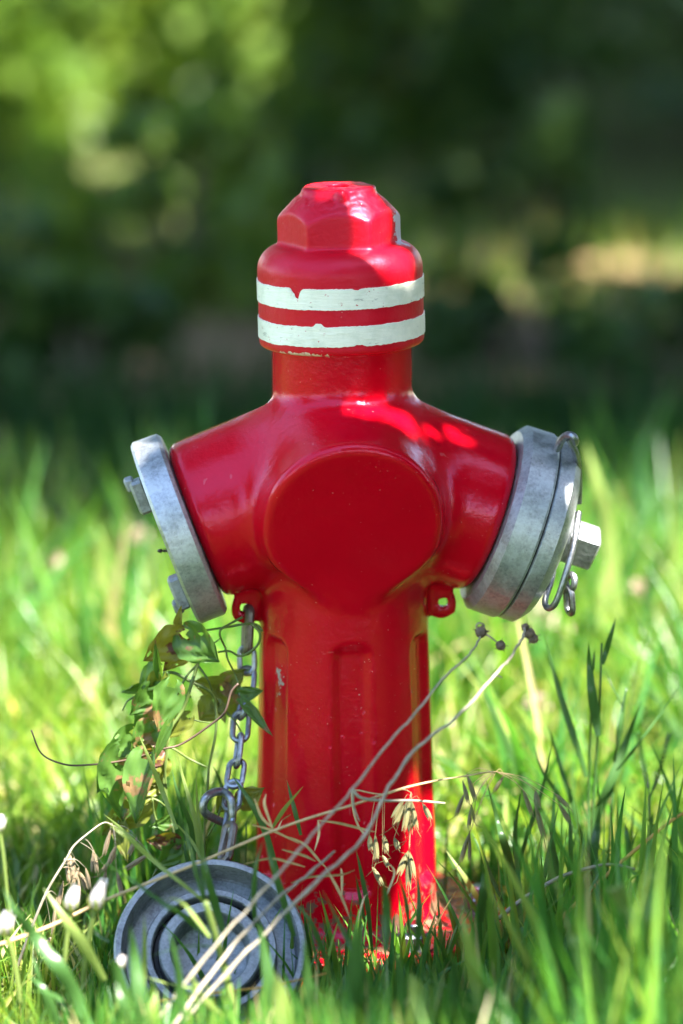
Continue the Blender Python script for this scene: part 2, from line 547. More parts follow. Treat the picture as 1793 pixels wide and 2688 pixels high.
def body_sdf(x, y, z):
    rho = np.sqrt(x * x + y * y)
    rb = 0.0738 + (z1650 - z) / (z1650 - z2300) * 0.0062
    a = np.arctan2(x, -y)                                # 0 at the front
    seg = R(60)
    af = (a + seg / 2) % seg - seg / 2
    lat = rho * np.sin(af)
    zt, zb = Z(1640), Z(2290)
    mid, hz = (zt + zb) / 2, (zt - zb) / 2
    qx = np.abs(lat) - 0.0165 + 0.012
    qz = np.abs(z - mid) - hz + 0.012
    slot = np.sqrt(np.maximum(qx, 0) ** 2 + np.maximum(qz, 0) ** 2) + np.minimum(np.maximum(qx, qz), 0) - 0.012
    depth = 0.0072 * (1 - sstep(-0.0085, 0.0028, slot))
    barrel = rho - (rb - depth)
    barrel = np.maximum(barrel, z - ZC)
    barrel = np.maximum(barrel, 0.0 - z)
    foot = smax(rho - 0.143, np.abs(z - (ZF + 0.004) / 2) - (ZF - 0.004) / 2, 0.005)
    d = smin(barrel, foot, 0.020)
    neck = np.maximum(np.maximum(rho - 0.0602, z - (Z_RIM + 0.02)), ZC - z)
    ball = np.sqrt(x * x + y * y + (z - ZC + 0.012) ** 2) - 0.0815
    up = ball
    for sx in (1, -1):
        n = (sx * math.cos(TILT), 0.0, -math.sin(TILT))
        t = x * n[0] + (z - ZC) * n[2]
        rad = np.sqrt(np.maximum((x - t * n[0]) ** 2 + y * y + (z - ZC - t * n[2]) ** 2, 1e-12))
        rr = OUT_R + 0.003 * (1 - t / OUT_L)
        o = smax(rad - rr, t - OUT_L, 0.012)
        o = np.maximum(o, -t)
        core = np.maximum(rad - 0.056, np.abs(t - OUT_L) - 0.016)
        o = np.minimum(o, core)
        up = smin(up, o, 0.014)
    n = (0.0, -math.cos(TILT), -math.sin(TILT))
    z0 = ZC + 0.004
    t = y * n[1] + (z - z0) * n[2]
    rad = np.sqrt(np.maximum(x * x + (y - t * n[1]) ** 2 + (z - z0 - t * n[2]) ** 2, 1e-12))
    boss = smax(smax(rad - 0.0765, t - 0.1030, 0.009), -t, 0.001)
    up = smin(up, boss, 0.028)
    up = smin(up, neck, 0.009)
    d = smin(d, up, 0.015)
    # chain eyes under the side outlets
    for sx in (1, -1):
        ex, ez = sx * 0.085, Z(1592)
        q1 = np.sqrt((x - ex) ** 2 + (z - ez) ** 2) - 0.0125
        # web that joins the eye to the barrel
        q2 = np.maximum(np.maximum(np.abs(x - sx * 0.078) - 0.0165, np.abs(z - ez - 0.012) - 0.017), -1)
        web = smax(smin(q1, q2, 0.008), np.abs(y) - 0.0042, 0.003)
        d = smin(d, web, 0.005)
        hole = np.sqrt((x - sx * 0.0868) ** 2 + (z - ez - 0.002) ** 2) - 0.0043
        hole = np.maximum(hole, np.abs(y) - 0.03)
        d = np.maximum(d, -hole)
    return d

HYD_ROT = R(5)
hyd = thing('fire_hydrant', 'red pillar fire hydrant with two white bands standing in long grass', 'fire hydrant')
hyd.rotation_euler = (0, -R(0.43), HYD_ROT)
v, f = surface_net(body_sdf, (-0.165, -0.152, -0.004), (0.165, 0.152, Z_RIM + 0.025), 0.0027)
# local place of the worn patch at the top of the left flute
fl = R(-60)
worn_body = [((math.sin(fl) * 0.072, -math.cos(fl) * 0.072, Z(1755)), (0.010, 0.014, 0.028), 150, 0.95, (0.27, 0.29, 0.22)),
             ((0.0, -0.058, Z_RIM), (0.08, 0.08, 0.004), 160, 1.08, (0.50, 0.40, 0.30)),
             ((-0.062, -0.052, Z(1530)), (0.030, 0.03, 0.020), 260, 1.12, (0.40, 0.27, 0.12)),
             ((0.0, -0.075, Z(1558)), (0.06, 0.03, 0.010), 280, 1.14, (0.40, 0.27, 0.12)),
             ((0.0, -0.055, Z(1075)), (0.07, 0.04, 0.008), 300, 1.16, (0.55, 0.38, 0.34)),
             ((0.0, -0.0, 0.02), (0.24, 0.24, 0.085), 70, 0.90, (0.13, 0.075, 0.04)),
             ((-0.11, -0.03, Z(1570)), (0.03, 0.06, 0.03), 300, 1.14, (0.45, 0.33, 0.16))]
M['red'] = red_paint('red_enamel', worn_body)
body = link('body', np_mesh('body', v, f), M['red'], hyd)

# bonnet (cap with its nut), leaning a little to the left
Z_SH, Z_NB, Z_CORN, Z_TOP = Z(712), Z(641), Z(566), Z(492)
CAP_R = 0.0708
NUT_RC = 0.0535
def bonnet_sdf(x, y, z):
    rho = np.sqrt(x * x + y * y)
    rr = 0.0215
    qx, qz = rho - CAP_R + rr, z - Z(637) + rr
    body_ = np.sqrt(np.maximum(qx, 0) ** 2 + np.maximum(qz, 0) ** 2) + np.minimum(np.maximum(qx, qz), 0) - rr
    body_ = smax(body_, (Z_RIM - 0.001) - z, 0.005)
    a = np.arctan2(x, -y) + HYD_ROT
    seg = R(60)
    af = (a + seg / 2) % seg - seg / 2
    hexd = rho * np.cos(af) - NUT_RC * math.cos(R(30))
    # soft corner
    hexd = smax(hexd, rho - NUT_RC * 0.985, 0.0012)
    cone = (rho - 0.0545 + (z - (Z_CORN - 0.001)) * 0.98) * 0.714
    cone2 = np.sqrt(x * x + y * y + (z - (Z_TOP - 0.060)) ** 2) - 0.0650
    nut = smax(smax(smax(hexd, cone, 0.0018), z - Z_TOP, 0.003), cone2, 0.004)
    nut = np.maximum(nut, Z_NB - 0.03 - z)
    d = smin(body_, nut, 0.0045)
    crown = smax(rho - 0.0315 - 0.0012 * np.sin(a * 5 + 1), np.abs(z - Z_TOP + 0.003) - 0.0045, 0.004)
    d = smin(d, crown, 0.003)
    d = np.maximum(d, -np.maximum(rho - 0.0108, Z_TOP - 0.015 - z))
    knob = np.sqrt((x - 0.000) ** 2 + (y + 0.034) ** 2 + ((z - Z_TOP + 0.0035) * 0.8) ** 2) - 0.0036
    d = smin(d, knob, 0.006)
    return d
v, f = surface_net(bonnet_sdf, (-0.078, -0.078, Z_RIM - 0.006), (0.078, 0.078, Z_TOP + 0.008), 0.0016)
CAPTILT = Matrix.Rotation(-R(1.1), 4, 'Y')
def cap_move(p):
    o = Vector((0, 0, Z_RIM))
    return CAPTILT @ (Vector(p) - o) + o
def lumpy(p):
    q = Vector(p)
    k = min(1, max(0, (q.z - Z_CORN - 0.007) / 0.008))
    n_ = mnoise.noise(q * 170) + 0.6 * mnoise.noise(q * 420)
    return q + (q - Vector((0, 0, Z_CORN - 0.03))).normalized() * n_ * (0.00008 + 0.00050 * k)
v = [cap_move(lumpy(p)) for p in v]
na = R(30) - HYD_ROT
def nutpt(ang_world, r, z):
    a = ang_world - HYD_ROT
    return tuple(cap_move((math.sin(a) * r, -math.cos(a) * r, z)))
worn_cap = [(nutpt(R(82), 0.053, (Z_NB + Z_CORN) / 2), (0.012, 0.014, 0.032), 110, 0.84, (0.42, 0.40, 0.42)),
            (nutpt(R(24), 0.047, Z_CORN - 0.002), (0.012, 0.012, 0.008), 180, 1.0, (0.52, 0.42, 0.38)),
            (nutpt(R(-22), 0.047, Z_CORN - 0.002), (0.012, 0.012, 0.008), 180, 1.02, (0.50, 0.38, 0.30)),
            (nutpt(R(-30), 0.070, Z_RIM), (0.06, 0.03, 0.005), 200, 0.98, (0.55, 0.42, 0.30))]
M['red_cap'] = red_paint('red_enamel_worn', worn_cap, 0.34, 0.5)
bonnet = link('bonnet', np_mesh('bonnet', v, f), M['red_cap'], hyd)

# white painted bands with brush marks, runs and nicks
mw, nt, b, _ = new_mat('white_band_paint')
streak = noise_n(nt, 60, 5, 0.65, 'Object', (1, 1, 7))
wc = ramp(nt, noise_n(nt, 30, 5, 0.7), [(0.35, (0.58, 0.58, 0.48)), (0.55, (0.72, 0.70, 0.60)), (0.8, (0.77, 0.75, 0.68))]).outputs[0]
chip = math_n(nt, 'MULTIPLY', ramp(nt, noise_n(nt, 210, 3, 0.6), [(0.66, (0, 0, 0)), (0.675, (1, 1, 1))]).outputs[0], ramp(nt, noise_n(nt, 24, 2), [(0.5, (0, 0, 0)), (0.56, (1, 1, 1))]).outputs[0])
wc = mixc(nt, chip, wc, (0.42, 0.03, 0.03))
crack = ramp(nt, noise_n(nt, 150, 4, 0.7, 'Object', (0.35, 0.35, 1.5)), [(0.64, (0, 0, 0)), (0.67, (0.7,) * 3)]).outputs[0]
wc = mixc(nt, crack, wc, (0.30, 0.29, 0.25))
nt.links.new(wc, b.inputs['Base Color'])
b.inputs['Roughness'].default_value = 0.42
bump(nt, b, streak, 0.55, 0.0012)
def band(zlo, zhi, top_f, bot_f):
    n = 480
    m = MB()
    r0, r1 = CAP_R - 0.001, CAP_R + 0.0009
    for i in range(n):
        a = 2 * PI * i / n
        aw = (a + PI) % (2 * PI) - PI
        t = zhi + top_f(aw) + 0.0006 * mnoise.noise((math.cos(a) * 7, math.sin(a) * 7, zhi * 50)) + 0.0004 * mnoise.noise((math.cos(a) * 32, math.sin(a) * 32, zhi * 50))
        l = zlo + bot_f(aw) + 0.0006 * mnoise.noise((math.cos(a) * 7, math.sin(a) * 7, zlo * 50 + 3)) + 0.0005 * mnoise.noise((math.cos(a) * 32, math.sin(a) * 32, zlo * 50))
        la = a - HYD_ROT
        d = Vector((math.sin(la), -math.cos(la), 0))
        for r, z in ((r0, l), (r1, l + 0.0005), (r1 + 0.0001 * math.sin(a * 9), (l + t) / 2), (r1, t - 0.0005), (r0, t)):
            m.v.append(cap_move(d * r + Vector((0, 0, z))))
    for i in range(n):
        j = (i + 1) % n
        for k in range(4):
            m.f.append((i * 5 + k, j * 5 + k, j * 5 + k + 1, i * 5 + k + 1))
    return m.build('white_band', mw, bonnet, ang=30, off=(0, 0, 0))
def g(a, c, w): return math.exp(-((a - R(c)) / R(w)) ** 2)
def plat(a, c, w): return 1 / (1 + abs((a - R(c)) / R(w)) ** 6)
band(Z(780), Z(724), lambda a: -0.0040 * plat(a, -31.5, 3.6) * (0.7 + 0.3 * math.sin(a * 60)) - 0.0062 * plat(a, -31, 1.7) - 0.0012 * plat(a, 11, 2), lambda a: 0)
band(Z(875), Z(821), lambda a: 0.0030 * plat(a, -15.5, 3), lambda a: 0.0016 * plat(a, 12, 3) - 0.0006 * g(a, -50, 9))

# couplings on the side outlets
C0 = Vector((0, 0, ZC))
NL = Vector((-math.cos(TILT), 0, -math.sin(TILT)))
NR = Vector((math.cos(TILT), 0, -math.sin(TILT)))
L0 = OUT_L
def inplane(n):      # the direction up the disc, and the one towards the viewer
    up = Vector((0, 0, 1)); up = (up - n * up.dot(n)).normalized()
    return up, Vector((0, -1, 0))
t0 = L0 + 0.0010
cl = MB().lathe([(t0 - 0.003, 0.055), (t0, 0.060), (t0, 0.0800), (t0 + 0.0030, 0.0834), (t0 + 0.0245, 0.0838), (t0 + 0.027, 0.0815),
                 (t0 + 0.027, 0.066), (t0 + 0.022, 0.064), (t0 + 0.022, 0.052), (t0 + 0.027, 0.051), (t0 + 0.027, 0.042), (t0 + 0.004, 0.040), (t0 + 0.004, 0.0)],
                C0, NL, 96).build('coupling', M['alu'], hyd, 30, (0, 0, 0))
upv, fr = inplane(NL)
for sgn, q in ((1, 0.043), (-1, 0.048)):
    c = C0 + NL * (t0 + 0.027 + 0.006) + upv * (q * sgn) + fr * 0.020
    m = MB().box(c, (upv, fr, NL), (0.0150, 0.009, 0.0060), 0.0022)
    c2 = c + NL * 0.0055 + upv * (0.0125 * sgn) - fr * 0.004
    m.box(c2, (upv, fr, NL), (0.0055, 0.0075, 0.0042), 0.0015)
    m.build('lug', M['alu_dull'], cl, 30, (0, 0, 0))

t0 = L0 + 0.0005
cr = MB().lathe([(t0 - 0.002, 0.055), (t0, 0.062), (t0, 0.0765), (t0 + 0.0062, 0.0838), (t0 + 0.029, 0.0842), (t0 + 0.0312, 0.0825), (t0 + 0.0312, 0.070), (t0 + 0.031, 0.0)],
                C0, NR, 96).build('coupling', M['alu'], hyd, 30, (0, 0, 0))
t1 = t0 + 0.0312 + 0.0016
oc = MB().lathe([(t1 - 0.003, 0.0), (t1 - 0.003, 0.0745), (t1, 0.0748), (t1, 0.0815), (t1 + 0.001, 0.0826), (t1 + 0.0135, 0.0828), (t1 + 0.0150, 0.0812), (t1 + 0.0215, 0.074), (t1 + 0.0255, 0.062),
                 (t1 + 0.027, 0.048), (t1 + 0.026, 0.046), (t1 + 0.022, 0.044), (t1 + 0.022, 0.030), (t1 + 0.024, 0.0285), (t1 + 0.029, 0.027), (t1 + 0.031, 0.024), (t1 + 0.031, 0.0)],
                C0, NR, 96).build('outlet_cap', M['alu'], hyd, 30, (0, 0, 0))
MB().lathe([(t1 - 0.0024, 0.0762), (t1 - 0.0024, 0.0790), (t1 + 0.0008, 0.0790), (t1 + 0.0008, 0.0762)], C0, NR, 72).build('seal', M['rubber'], oc, 30, (0, 0, 0))
upr, fr = inplane(NR)
spin = R(20)
ua = upr * math.cos(spin) + fr * math.sin(spin)
ub = fr * math.cos(spin) - upr * math.sin(spin)
MB().lathe([(t1 + 0.028, 0.0), (t1 + 0.028, 0.0235), (t1 + 0.0345, 0.0235), (t1 + 0.0365, 0.0215), (t1 + 0.0365, 0.0)], C0, NR, 48).build('collar', M['alu_dull'], oc, 30, (0, 0, 0))
MB().box(C0 + NR * (t1 + 0.047), (ua, ub, NR), (0.0148, 0.0148, 0.0175), 0.0016).build('square_stud', M['alu'], oc, 30, (0, 0, 0))
inv = (Matrix.Rotation(HYD_ROT, 4, 'Z') @ Matrix.Rotation(-R(0.43), 4, 'Y')).inverted()
def L(px, py, Y):       # a photo point in the hydrant's own coordinates
    return inv @ at(px, py, Y)
bail = smooth_path([L(1462, 1180, -0.03), L(1472, 1158, -0.035), L(1488, 1143, -0.04), L(1505, 1146, -0.045), L(1510, 1160, -0.04), L(1500, 1168, -0.03)], 5)
b2 = smooth_path([L(1493, 1152, -0.04), L(1508, 1180, -0.035), L(1516, 1210, -0.02), L(1520, 1260, 0.0), L(1519, 1320, 0.01)], 5)
MB().tube(bail, 0.0035, 8).tube(b2, 0.0030, 8).build('wire_loop', M['steel'], oc, 40, (0, 0, 0))
b3 = smooth_path([L(1519, 1345, -0.03), L(1512, 1400, -0.045), L(1500, 1455, -0.055), L(1484, 1510, -0.06), L(1468, 1560, -0.06), L(1455, 1588, -0.058),
                  L(1440, 1597, -0.052), L(1431, 1586, -0.046), L(1433, 1566, -0.04), L(1444, 1535, -0.03), L(1452, 1500, -0.02)], 5)
MB().tube(b3, 0.0028, 10).build('wire_handle', M['steel'], oc, 40, (0, 0, 0))

# foot bolts
bm = MB().lathe([(0, 0.0), (0, 0.0175), (0.003, 0.0175), (0.003, 0.0)], n=32)
for k in range(6):
    pass
hexp = [(0.003, 0.0), (0.003, 0.0142), (0.0135, 0.0142), (0.0155, 0.0122), (0.0155, 0.0)]
bm.lathe(hexp, n=6)
bm.lathe([(0.0155, 0.008), (0.023, 0.008), (0.0245, 0.0068), (0.0245, 0.0)], n=20)
bmesh_ = bm.mesh('bolt', ang=25)
for k in range(6):
    a = R(24 + 60 * k)
    o = link('bolt', bmesh_, M['steel'], hyd)
    o.location = (math.sin(a) * 0.119, -math.cos(a) * 0.119, ZF - 0.0005)
    o.rotation_euler = (0, 0, a)

# ------------------------------------------------------------------ chains
def chain_link(c, a, b, ln, wd, wire):
    """a closed steel link: a along the chain, b across it"""
    a, b = Vector(a).normalized(), Vector(b)
    b = (b - a * b.dot(a)).normalized()
    h, r = (ln - wd) / 2, wd / 2 - wire
    pts = []
    for k in range(10): q = -PI / 2 + PI * k / 9; pts.append(Vector(c) + a * (h + r * math.cos(q)) + b * (r * math.sin(q)))
    for k in range(10): q = PI / 2 + PI * k / 9; pts.append(Vector(c) + a * (-h + r * math.cos(q)) + b * (r * math.sin(q)))
    return MB().tube(pts, wire, 8, closed=True)

z4 = zoomer(220, 1580, 600 / 1568)
ye = -0.010
top = z4(1130, 60, ye)
ch = thing('chain', 'galvanised steel chain hanging from the left eye of the hydrant down to the loose cap', 'chain', top)
cpts = [(1130, 48), (1118, 330), (1122, 472), (1105, 620), (1082, 775), (1070, 935), (1052, 1105), (1030, 1250), (1012, 1410), (985, 1570)]
ys = [ye, -0.014, -0.018, -0.03, -0.045, -0.06, -0.075, -0.09, -0.105, -0.118]
tw = [80, 15, 10, 75, 10, 80, 15, 20, 70]
for i in range(9):
    p, q = z4(*cpts[i], ys[i]), z4(*cpts[i + 1], ys[i + 1])
    a = (q - p)
    mid = (p + q) / 2
    side = Vector((math.cos(R(tw[i])), -math.sin(R(tw[i])), 0))
    if i == 0:
        chain_link(mid, a, Vector((0.25, -1, 0)), a.length + 0.010, 0.019, 0.0042).build('shackle', M['rust_steel'], ch)
    else:
        chain_link(mid, a, side, a.length + 0.0105, 0.0185, 0.0025).build('chain_link', M['steel'], ch)
# oval ring at the end of the chain and the last link that goes down to the cap
p, q = z4(830, 1340, -0.125), z4(1010, 1490, -0.11)
ring = []
for zx, zy in ((990, 1325), (950, 1302), (895, 1305), (845, 1335), (820, 1380), (822, 1430), (850, 1462), (905, 1490), (965, 1515), (1000, 1518), (1018, 1480), (1015, 1420), (1010, 1360)):
    ring.append(z4(zx, zy, -0.112 - 0.012 * math.sin(zx / 40)))
ring = smooth_path(ring + ring[:1], 4)[:-1]
MB().tube(ring, 0.0036, 10, closed=True).build('ring', M['steel'], ch)
p, q = z4(1010, 1500, -0.118), z4(960, 1800, -0.142)
a = q - p
chain_link((p + q) / 2 + Vector((0, 0, 0)), a, Vector((0.6, -0.8, 0)), a.length, 0.017, 0.0036).build('hook', M['rust_steel'], ch)

z3 = zoomer(1080, 1080, 520 / 1568)
sc_ = thing('retaining_chain', 'two short steel links dangling under the square stud of the right cap', 'chain', z3(1270, 1280, -0.03))
for a_, b_, s_ in (((1275, 1265), (1240, 1440), (0.5, -0.8, 0)), ((1240, 1370), (1260, 1625), (0.35, -0.9, 0))):
    p, q = z3(*a_, -0.03), z3(*b_, -0.03)
    chain_link((p + q) / 2, q - p, Vector(s_), (q - p).length, 0.018, 0.0030).build('chain_link', M['steel'], sc_)

# ------------------------------------------------------------------ the loose cap in the grass
cap_c = Vector((at(553, 2512, -0.192).x, -0.192, at(553, 2512, -0.192).z))
el = R(40)
cn = Vector((0.02, -math.cos(el), math.sin(el))).normalized()
lc = thing('hydrant_cap', 'grey cast metal outlet cap lying on edge in the grass, hollow side facing the viewer', 'cap', cap_c)
RR = 0.0805
def rimnoise(m):
    return m
MB().lathe([(-0.014, 0.0), (-0.016, 0.03), (-0.016, 0.060), (-0.010, 0.074), (0.0, RR - 0.001), (0.019, RR), (0.0215, RR - 0.0018), (0.0215, RR * 0.925), (0.0195, RR * 0.915), (-0.003, RR * 0.900),
            (-0.005, RR * 0.88), (-0.005, RR * 0.70), (-0.005, 0.030), (-0.005, 0.0)], cap_c, cn, 96).build('shell', M['alu_dull'], lc, 30)
MB().lathe([(-0.006, RR * 0.697), (0.0135, RR * 0.690), (0.0155, RR * 0.675), (0.0155, RR * 0.620), (0.0145, RR * 0.608), (-0.006, RR * 0.604)], cap_c, cn, 80).build('claw_ring', M['alu_dull'], lc, 30)
MB().lathe([(-0.006, RR * 0.603), (0.0035, RR * 0.602), (0.0045, RR * 0.585), (0.0045, RR * 0.548), (-0.006, RR * 0.542)], cap_c, cn, 72).build('rubber_seal', M['rubber'], lc, 30)
MB().lathe([(-0.006, RR * 0.541), (0.0165, RR * 0.536), (0.0185, RR * 0.52), (0.0185, RR * 0.425), (0.0170, RR * 0.41), (-0.003, RR * 0.375), (-0.0045, RR * 0.34), (-0.0045, 0.0)], cap_c, cn, 72).build('inner_ring', M['alu_dull'], lc, 30)

# ------------------------------------------------------------------ bindweed
vine = thing('bindweed', 'withered bindweed with ragged brown-spotted leaves climbing the chain left of the hydrant', 'climbing plant', at(560, 2300, -0.07))

def leaf_mesh(p, q, W, roll=0.0, fold=0.35, curl=0.1, holes=0, seed=0, arrow=0.0):
    rnd = random.Random(seed)
    a = q - p
    Ln = a.length
    a.normalize()
    view = Vector((0, -1, 0.15)).normalized()
    b = a.cross(view).normalized()
    c = b.cross(a).normalized()
    b, c = b * math.cos(roll) + c * math.sin(roll), c * math.cos(roll) - b * math.sin(roll)
    nu, nv = 18, 12
    hs = [(rnd.uniform(0.05, 0.85), rnd.uniform(-0.8, 0.8), rnd.uniform(0.05, 0.13)) for _ in range(holes)]
    m = MB()
    ph = rnd.uniform(0, 9)
    for i in range(nu + 1):
        u = -0.14 + 1.14 * i / nu
        if u < 0.25: w = math.sqrt(max(0.0, 1 - ((0.25 - u) / 0.43) ** 2))
        else:
            t = (u - 0.25) / 0.75
            w = (1 - t ** 1.7) * (1 - 0.15 * arrow * math.sin(PI * t))
        w = max(w, 0.02) * W / 2
        for j in range(nv + 1):
            s = -1 + 2 * j / nv
            edge = 1 + 0.10 * mnoise.noise((u * 6 + ph, s * 2, seed))
            x = s * w * edge
            z = fold * abs(x) - curl * Ln * max(u, 0) ** 2 + 0.10 * W * mnoise.noise((u * 3 + ph, s * 1.6, seed + 4)) + 0.04 * W * math.sin(abs(s) * 9 + u * 12)
            m.v.append(p + a * (u * Ln) + b * x * (1 - 0.12 * fold) + c * z)
    V = lambda i, j: m.v[i * (nv + 1) + j] - c * 0.0006
    vr = 0.00042
    veins = [([V(i, nv // 2) for i in range(3, nu)], vr * 1.3)]
    for k in (4, 6, 9, 12):
        for sd in (-1, 1):
            veins.append(([V(min(nu, k + q_ // 2), nv // 2 + sd * q_) for q_ in range(0, nv // 2)], vr * 0.7))
    for i in range(nu):
        for j in range(nv):
            u = -0.14 + 1.14 * (i + 0.5) / nu
            s = -1 + 2 * (j + 0.5) / nv
            if u < 0.03 and abs(s) < 0.34 - u: continue
            if any((u - h[0]) ** 2 * (Ln / W) ** 2 * 1.6 + (s - h[1]) ** 2 * 0.5 < h[2] ** 2 * (1 + 0.5 * mnoise.noise((u * 14, s * 14, seed))) for h in hs): continue
            q0 = i * (nv + 1) + j
            m.f.append((q0, q0 + 1, q0 + nv + 2, q0 + nv + 1))
    if holes < 3:
        for pts_, r_v in veins:
            m.tube(pts_, lambda t: r_v * (1 - 0.6 * t), 4, caps=False)
    return m

LV = [  # base, tip, width (all in the pixels of one enlarged view), depth, roll, fold, curl, holes, material
    ((655, 185), (652, 50), 55, -.060, .5, .5, .2, 0, 'vine_yellow'),
    ((690, 225), (430, 400), 190, -.065, .2, .2, .1, 6, 'vine_yellow'),
    ((690, 215), (900, 400), 215, -.070, -.2, .25, .1, 3, 'vine'),
    ((700, 300), (560, 470), 120, -.058, .4, .4, .1, 4, 'vine_yellow'),
    ((520, 490), (490, 280), 48, -.075, .2, .9, .05, 0, 'vine'),
    ((535, 470), (385, 590), 150, -.068, -.3, .3, .2, 3, 'vine'),
    ((530, 490), (440, 620), 110, -.074, .3, .3, .2, 2, 'vine_olive'),
    ((500, 590), (345, 770), 170, -.070, .3, .3, .2, 4, 'vine'),
    ((385, 560), (280, 640), 80, -.055, .8, .5, .3, 0, 'vine'),
    ((600, 570), (520, 870), 165, -.085, .2, .25, .1, 1, 'vine'),
    ((500, 740), (355, 900), 170, -.072, -.2, .3, .2, 4, 'vine'),
    ((722, 790), (570, 930), 105, -.060, -.4, .2, .05, 0, 'vine_olive'),
    ((480, 850), (340, 1010), 180, -.080, .3, .3, .1, 3, 'vine'),
    ((340, 900), (150, 1130), 170, -.066, .3, .35, .25, 2, 'vine'),
    ((580, 835), (480, 1090), 60, -.095, .1, .9, .05, 0, 'vine'),
    ((290, 1040), (270, 1480), 290, -.085, .1, .25, .12, 3, 'vine'),
    ((250, 1000), (110, 1290), 160, -.078, .2, .3, .15, 2, 'vine'),
    ((440, 1060), (345, 1480), 185, -.098, -.5, .7, .10, 2, 'vine'),
    ((490, 1000), (360, 1160), 160, -.075, .2, .3, .1, 4, 'vine_yellow'),
    ((530, 1080), (440, 1260), 140, -.060, .2, .3, .1, 2, 'vine_olive'),
    ((500, 1200), (410, 1390), 120, -.055, .2, .2, .1, 0, 'vine_olive'),
    ((420, 1330), (150, 1600), 200, -.060, .3, .25, .15, 5, 'vine_olive'),
    ((240, 1500), (290, 1770), 95, -.062, -.2, .4, .1, 2, 'vine_olive'),
    ((935, 580), (760, 560), 130, -.030, .3, .25, .1, 1, 'vine_olive'),
    ((950, 600), (1090, 470), 130, -.026, .2, .25, .1, 1, 'vine_olive'),
    ((905, 690), (800, 810), 150, -.045, -.2, .15, .1, 0, 'vine_olive'),
    ((960, 590), (1040, 800), 140, -.030, .2, .25, .1, 2, 'vine_olive'),
    ((905, 690), (965, 810), 80, -.040, .4, .3, .1, 0, 'vine_olive'),
    ((1065, 645), (1215, 610), 85, -.055, .2, .35, .1, 0, 'vine'),
    ((1095, 690), (1278, 915), 62, -.060, .3, .6, -.15, 1, 'vine'),
    ((1085, 1370), (1215, 1290), 125, -.095, .2, .3, .1, 1, 'vine_olive'),
    ((990, 1330), (920, 1440), 110, -.092, .2, .3, .1, 0, 'vine_olive'),
    ((590, 1500), (475, 1545), 85, -.070, .3, .4, .2, 1, 'vine'),
    ((640, 1640), (440, 1640), 110, -.075, .2, .3, .1, 5, 'vine_yellow'),
    ((600, 1650), (690, 1720), 90, -.075, .2, .3, .1, 3, 'vine'),
    ((630, 1690), (510, 1830), 110, -.078, .2, .3, .1, 3, 'vine'),
    ((330, 2110), (205, 2270), 120, -.12, .2, .3, .1, 1, 'vine'),
]
K4 = 600 / 1568 * PX
for i, (b_, t_, w_, Y_, ro, fo, cu, ho, mk) in enumerate(LV):
    p, q = z4(*b_, Y_), z4(*t_, Y_ - random.uniform(0.0, 0.02))
    leaf_mesh(p, q + (q - p) * 0.08, w_ * K4 * 1.38, ro, fo, cu, ho, i * 3 + 1).build('leaf', M[mk], vine, ang=0)
SV = [
    ([(1090, 105), (1020, 140), (940, 190), (937, 240), (972, 320), (985, 390), (1035, 490), (1060, 560), (1080, 640), (1090, 700)], -.045, .0011, 'vine_stem'),
    ([(1225, 200), (1180, 155), (1100, 152), (1000, 170), (840, 195), (720, 215)], -.04, .0013, 'vine_stem'),
    ([(1150, 150), (1208, 215), (1185, 305), (1080, 372), (1000, 338), (920, 345)], -.05, .0013, 'vine_stem'),
    ([(810, 330), (880, 290), (940, 250)], -.05, .0009, 'vine_stem'),
    ([(790, 420), (705, 510), (640, 640), (600, 720)], -.06, .0011, 'vine_stem'),
    ([(780, 425), (740, 560), (685, 730), (600, 860), (572, 950), (555, 1100), (570, 1370), (600, 1500), (630, 1650), (645, 1850)], -.066, .0017, 'vine_stem'),
    ([(580, 930), (565, 1100), (548, 1240), (575, 1380)], -.064, .0013, 'vine_stem'),
    ([(780, 430), (850, 530), (880, 610)], -.05, .0011, 'vine_stem'),
    ([(545, 490), (620, 488), (740, 550), (860, 610), (905, 700), (905, 900), (860, 1130), (848, 1300), (830, 1500), (828, 1850)], -.06, .0015, 'vine_stem'),
    ([(1060, 560), (1010, 620), (970, 750), (900, 820), (680, 970), (540, 1010), (290, 1085), (0, 1120), (-150, 1110), (-290, 1040), (-360, 880)], -.09, .0011, 'vine_dark'),
    ([(560, 990), (620, 1010), (720, 1075), (845, 1135)], -.06, .0012, 'vine_stem'),
    ([(720, 800), (800, 820), (870, 830)], -.06, .0009, 'vine_stem'),
    ([(470, 1350), (485, 1460), (530, 1560), (545, 1620)], -.07, .0010, 'vine_stem'),
    ([(465, 1345), (520, 1370), (560, 1400), (575, 1370)], -.07, .0010, 'vine_stem'),
    ([(905, 690), (960, 740), (1030, 810), (1090, 910)], -.045, .0010, 'vine_stem'),
    ([(350, 650), (300, 680), (265, 745)], -.06, .0010, 'vine_stem'),
    ([(640, 660), (690, 640), (740, 655)], -.06, .0009, 'vine_stem'),
    ([(940, 1400), (910, 1500), (840, 1620)], -.10, .0011, 'vine_stem'),
    ([(240, 1500), (230, 1610), (262, 1730)], -.07, .0009, 'vine_stem'),
    ([(500, 1830), (420, 2000), (330, 2110)], -.09, .0010, 'vine_stem'),
]
for k, (pts, Y_, r_, mk) in enumerate(SV):
    pp = smooth_path([z4(x, y, Y_ + 0.012 * mnoise.noise((j * 0.9, k * 3.1, 0))) for j, (x, y) in enumerate(pts)], 5)
    MB().tube(pp, lambda t, r=r_: r * (1 - 0.35 * t), 6).build('stem', M[mk], vine, 0)

# ------------------------------------------------------------------ dry stems and oats
def full(x, y, Y=0.0):                # the whole-photo view was shown 1568 pixels wide
    return at(x * 1.14349, y * 1.14349, Y)

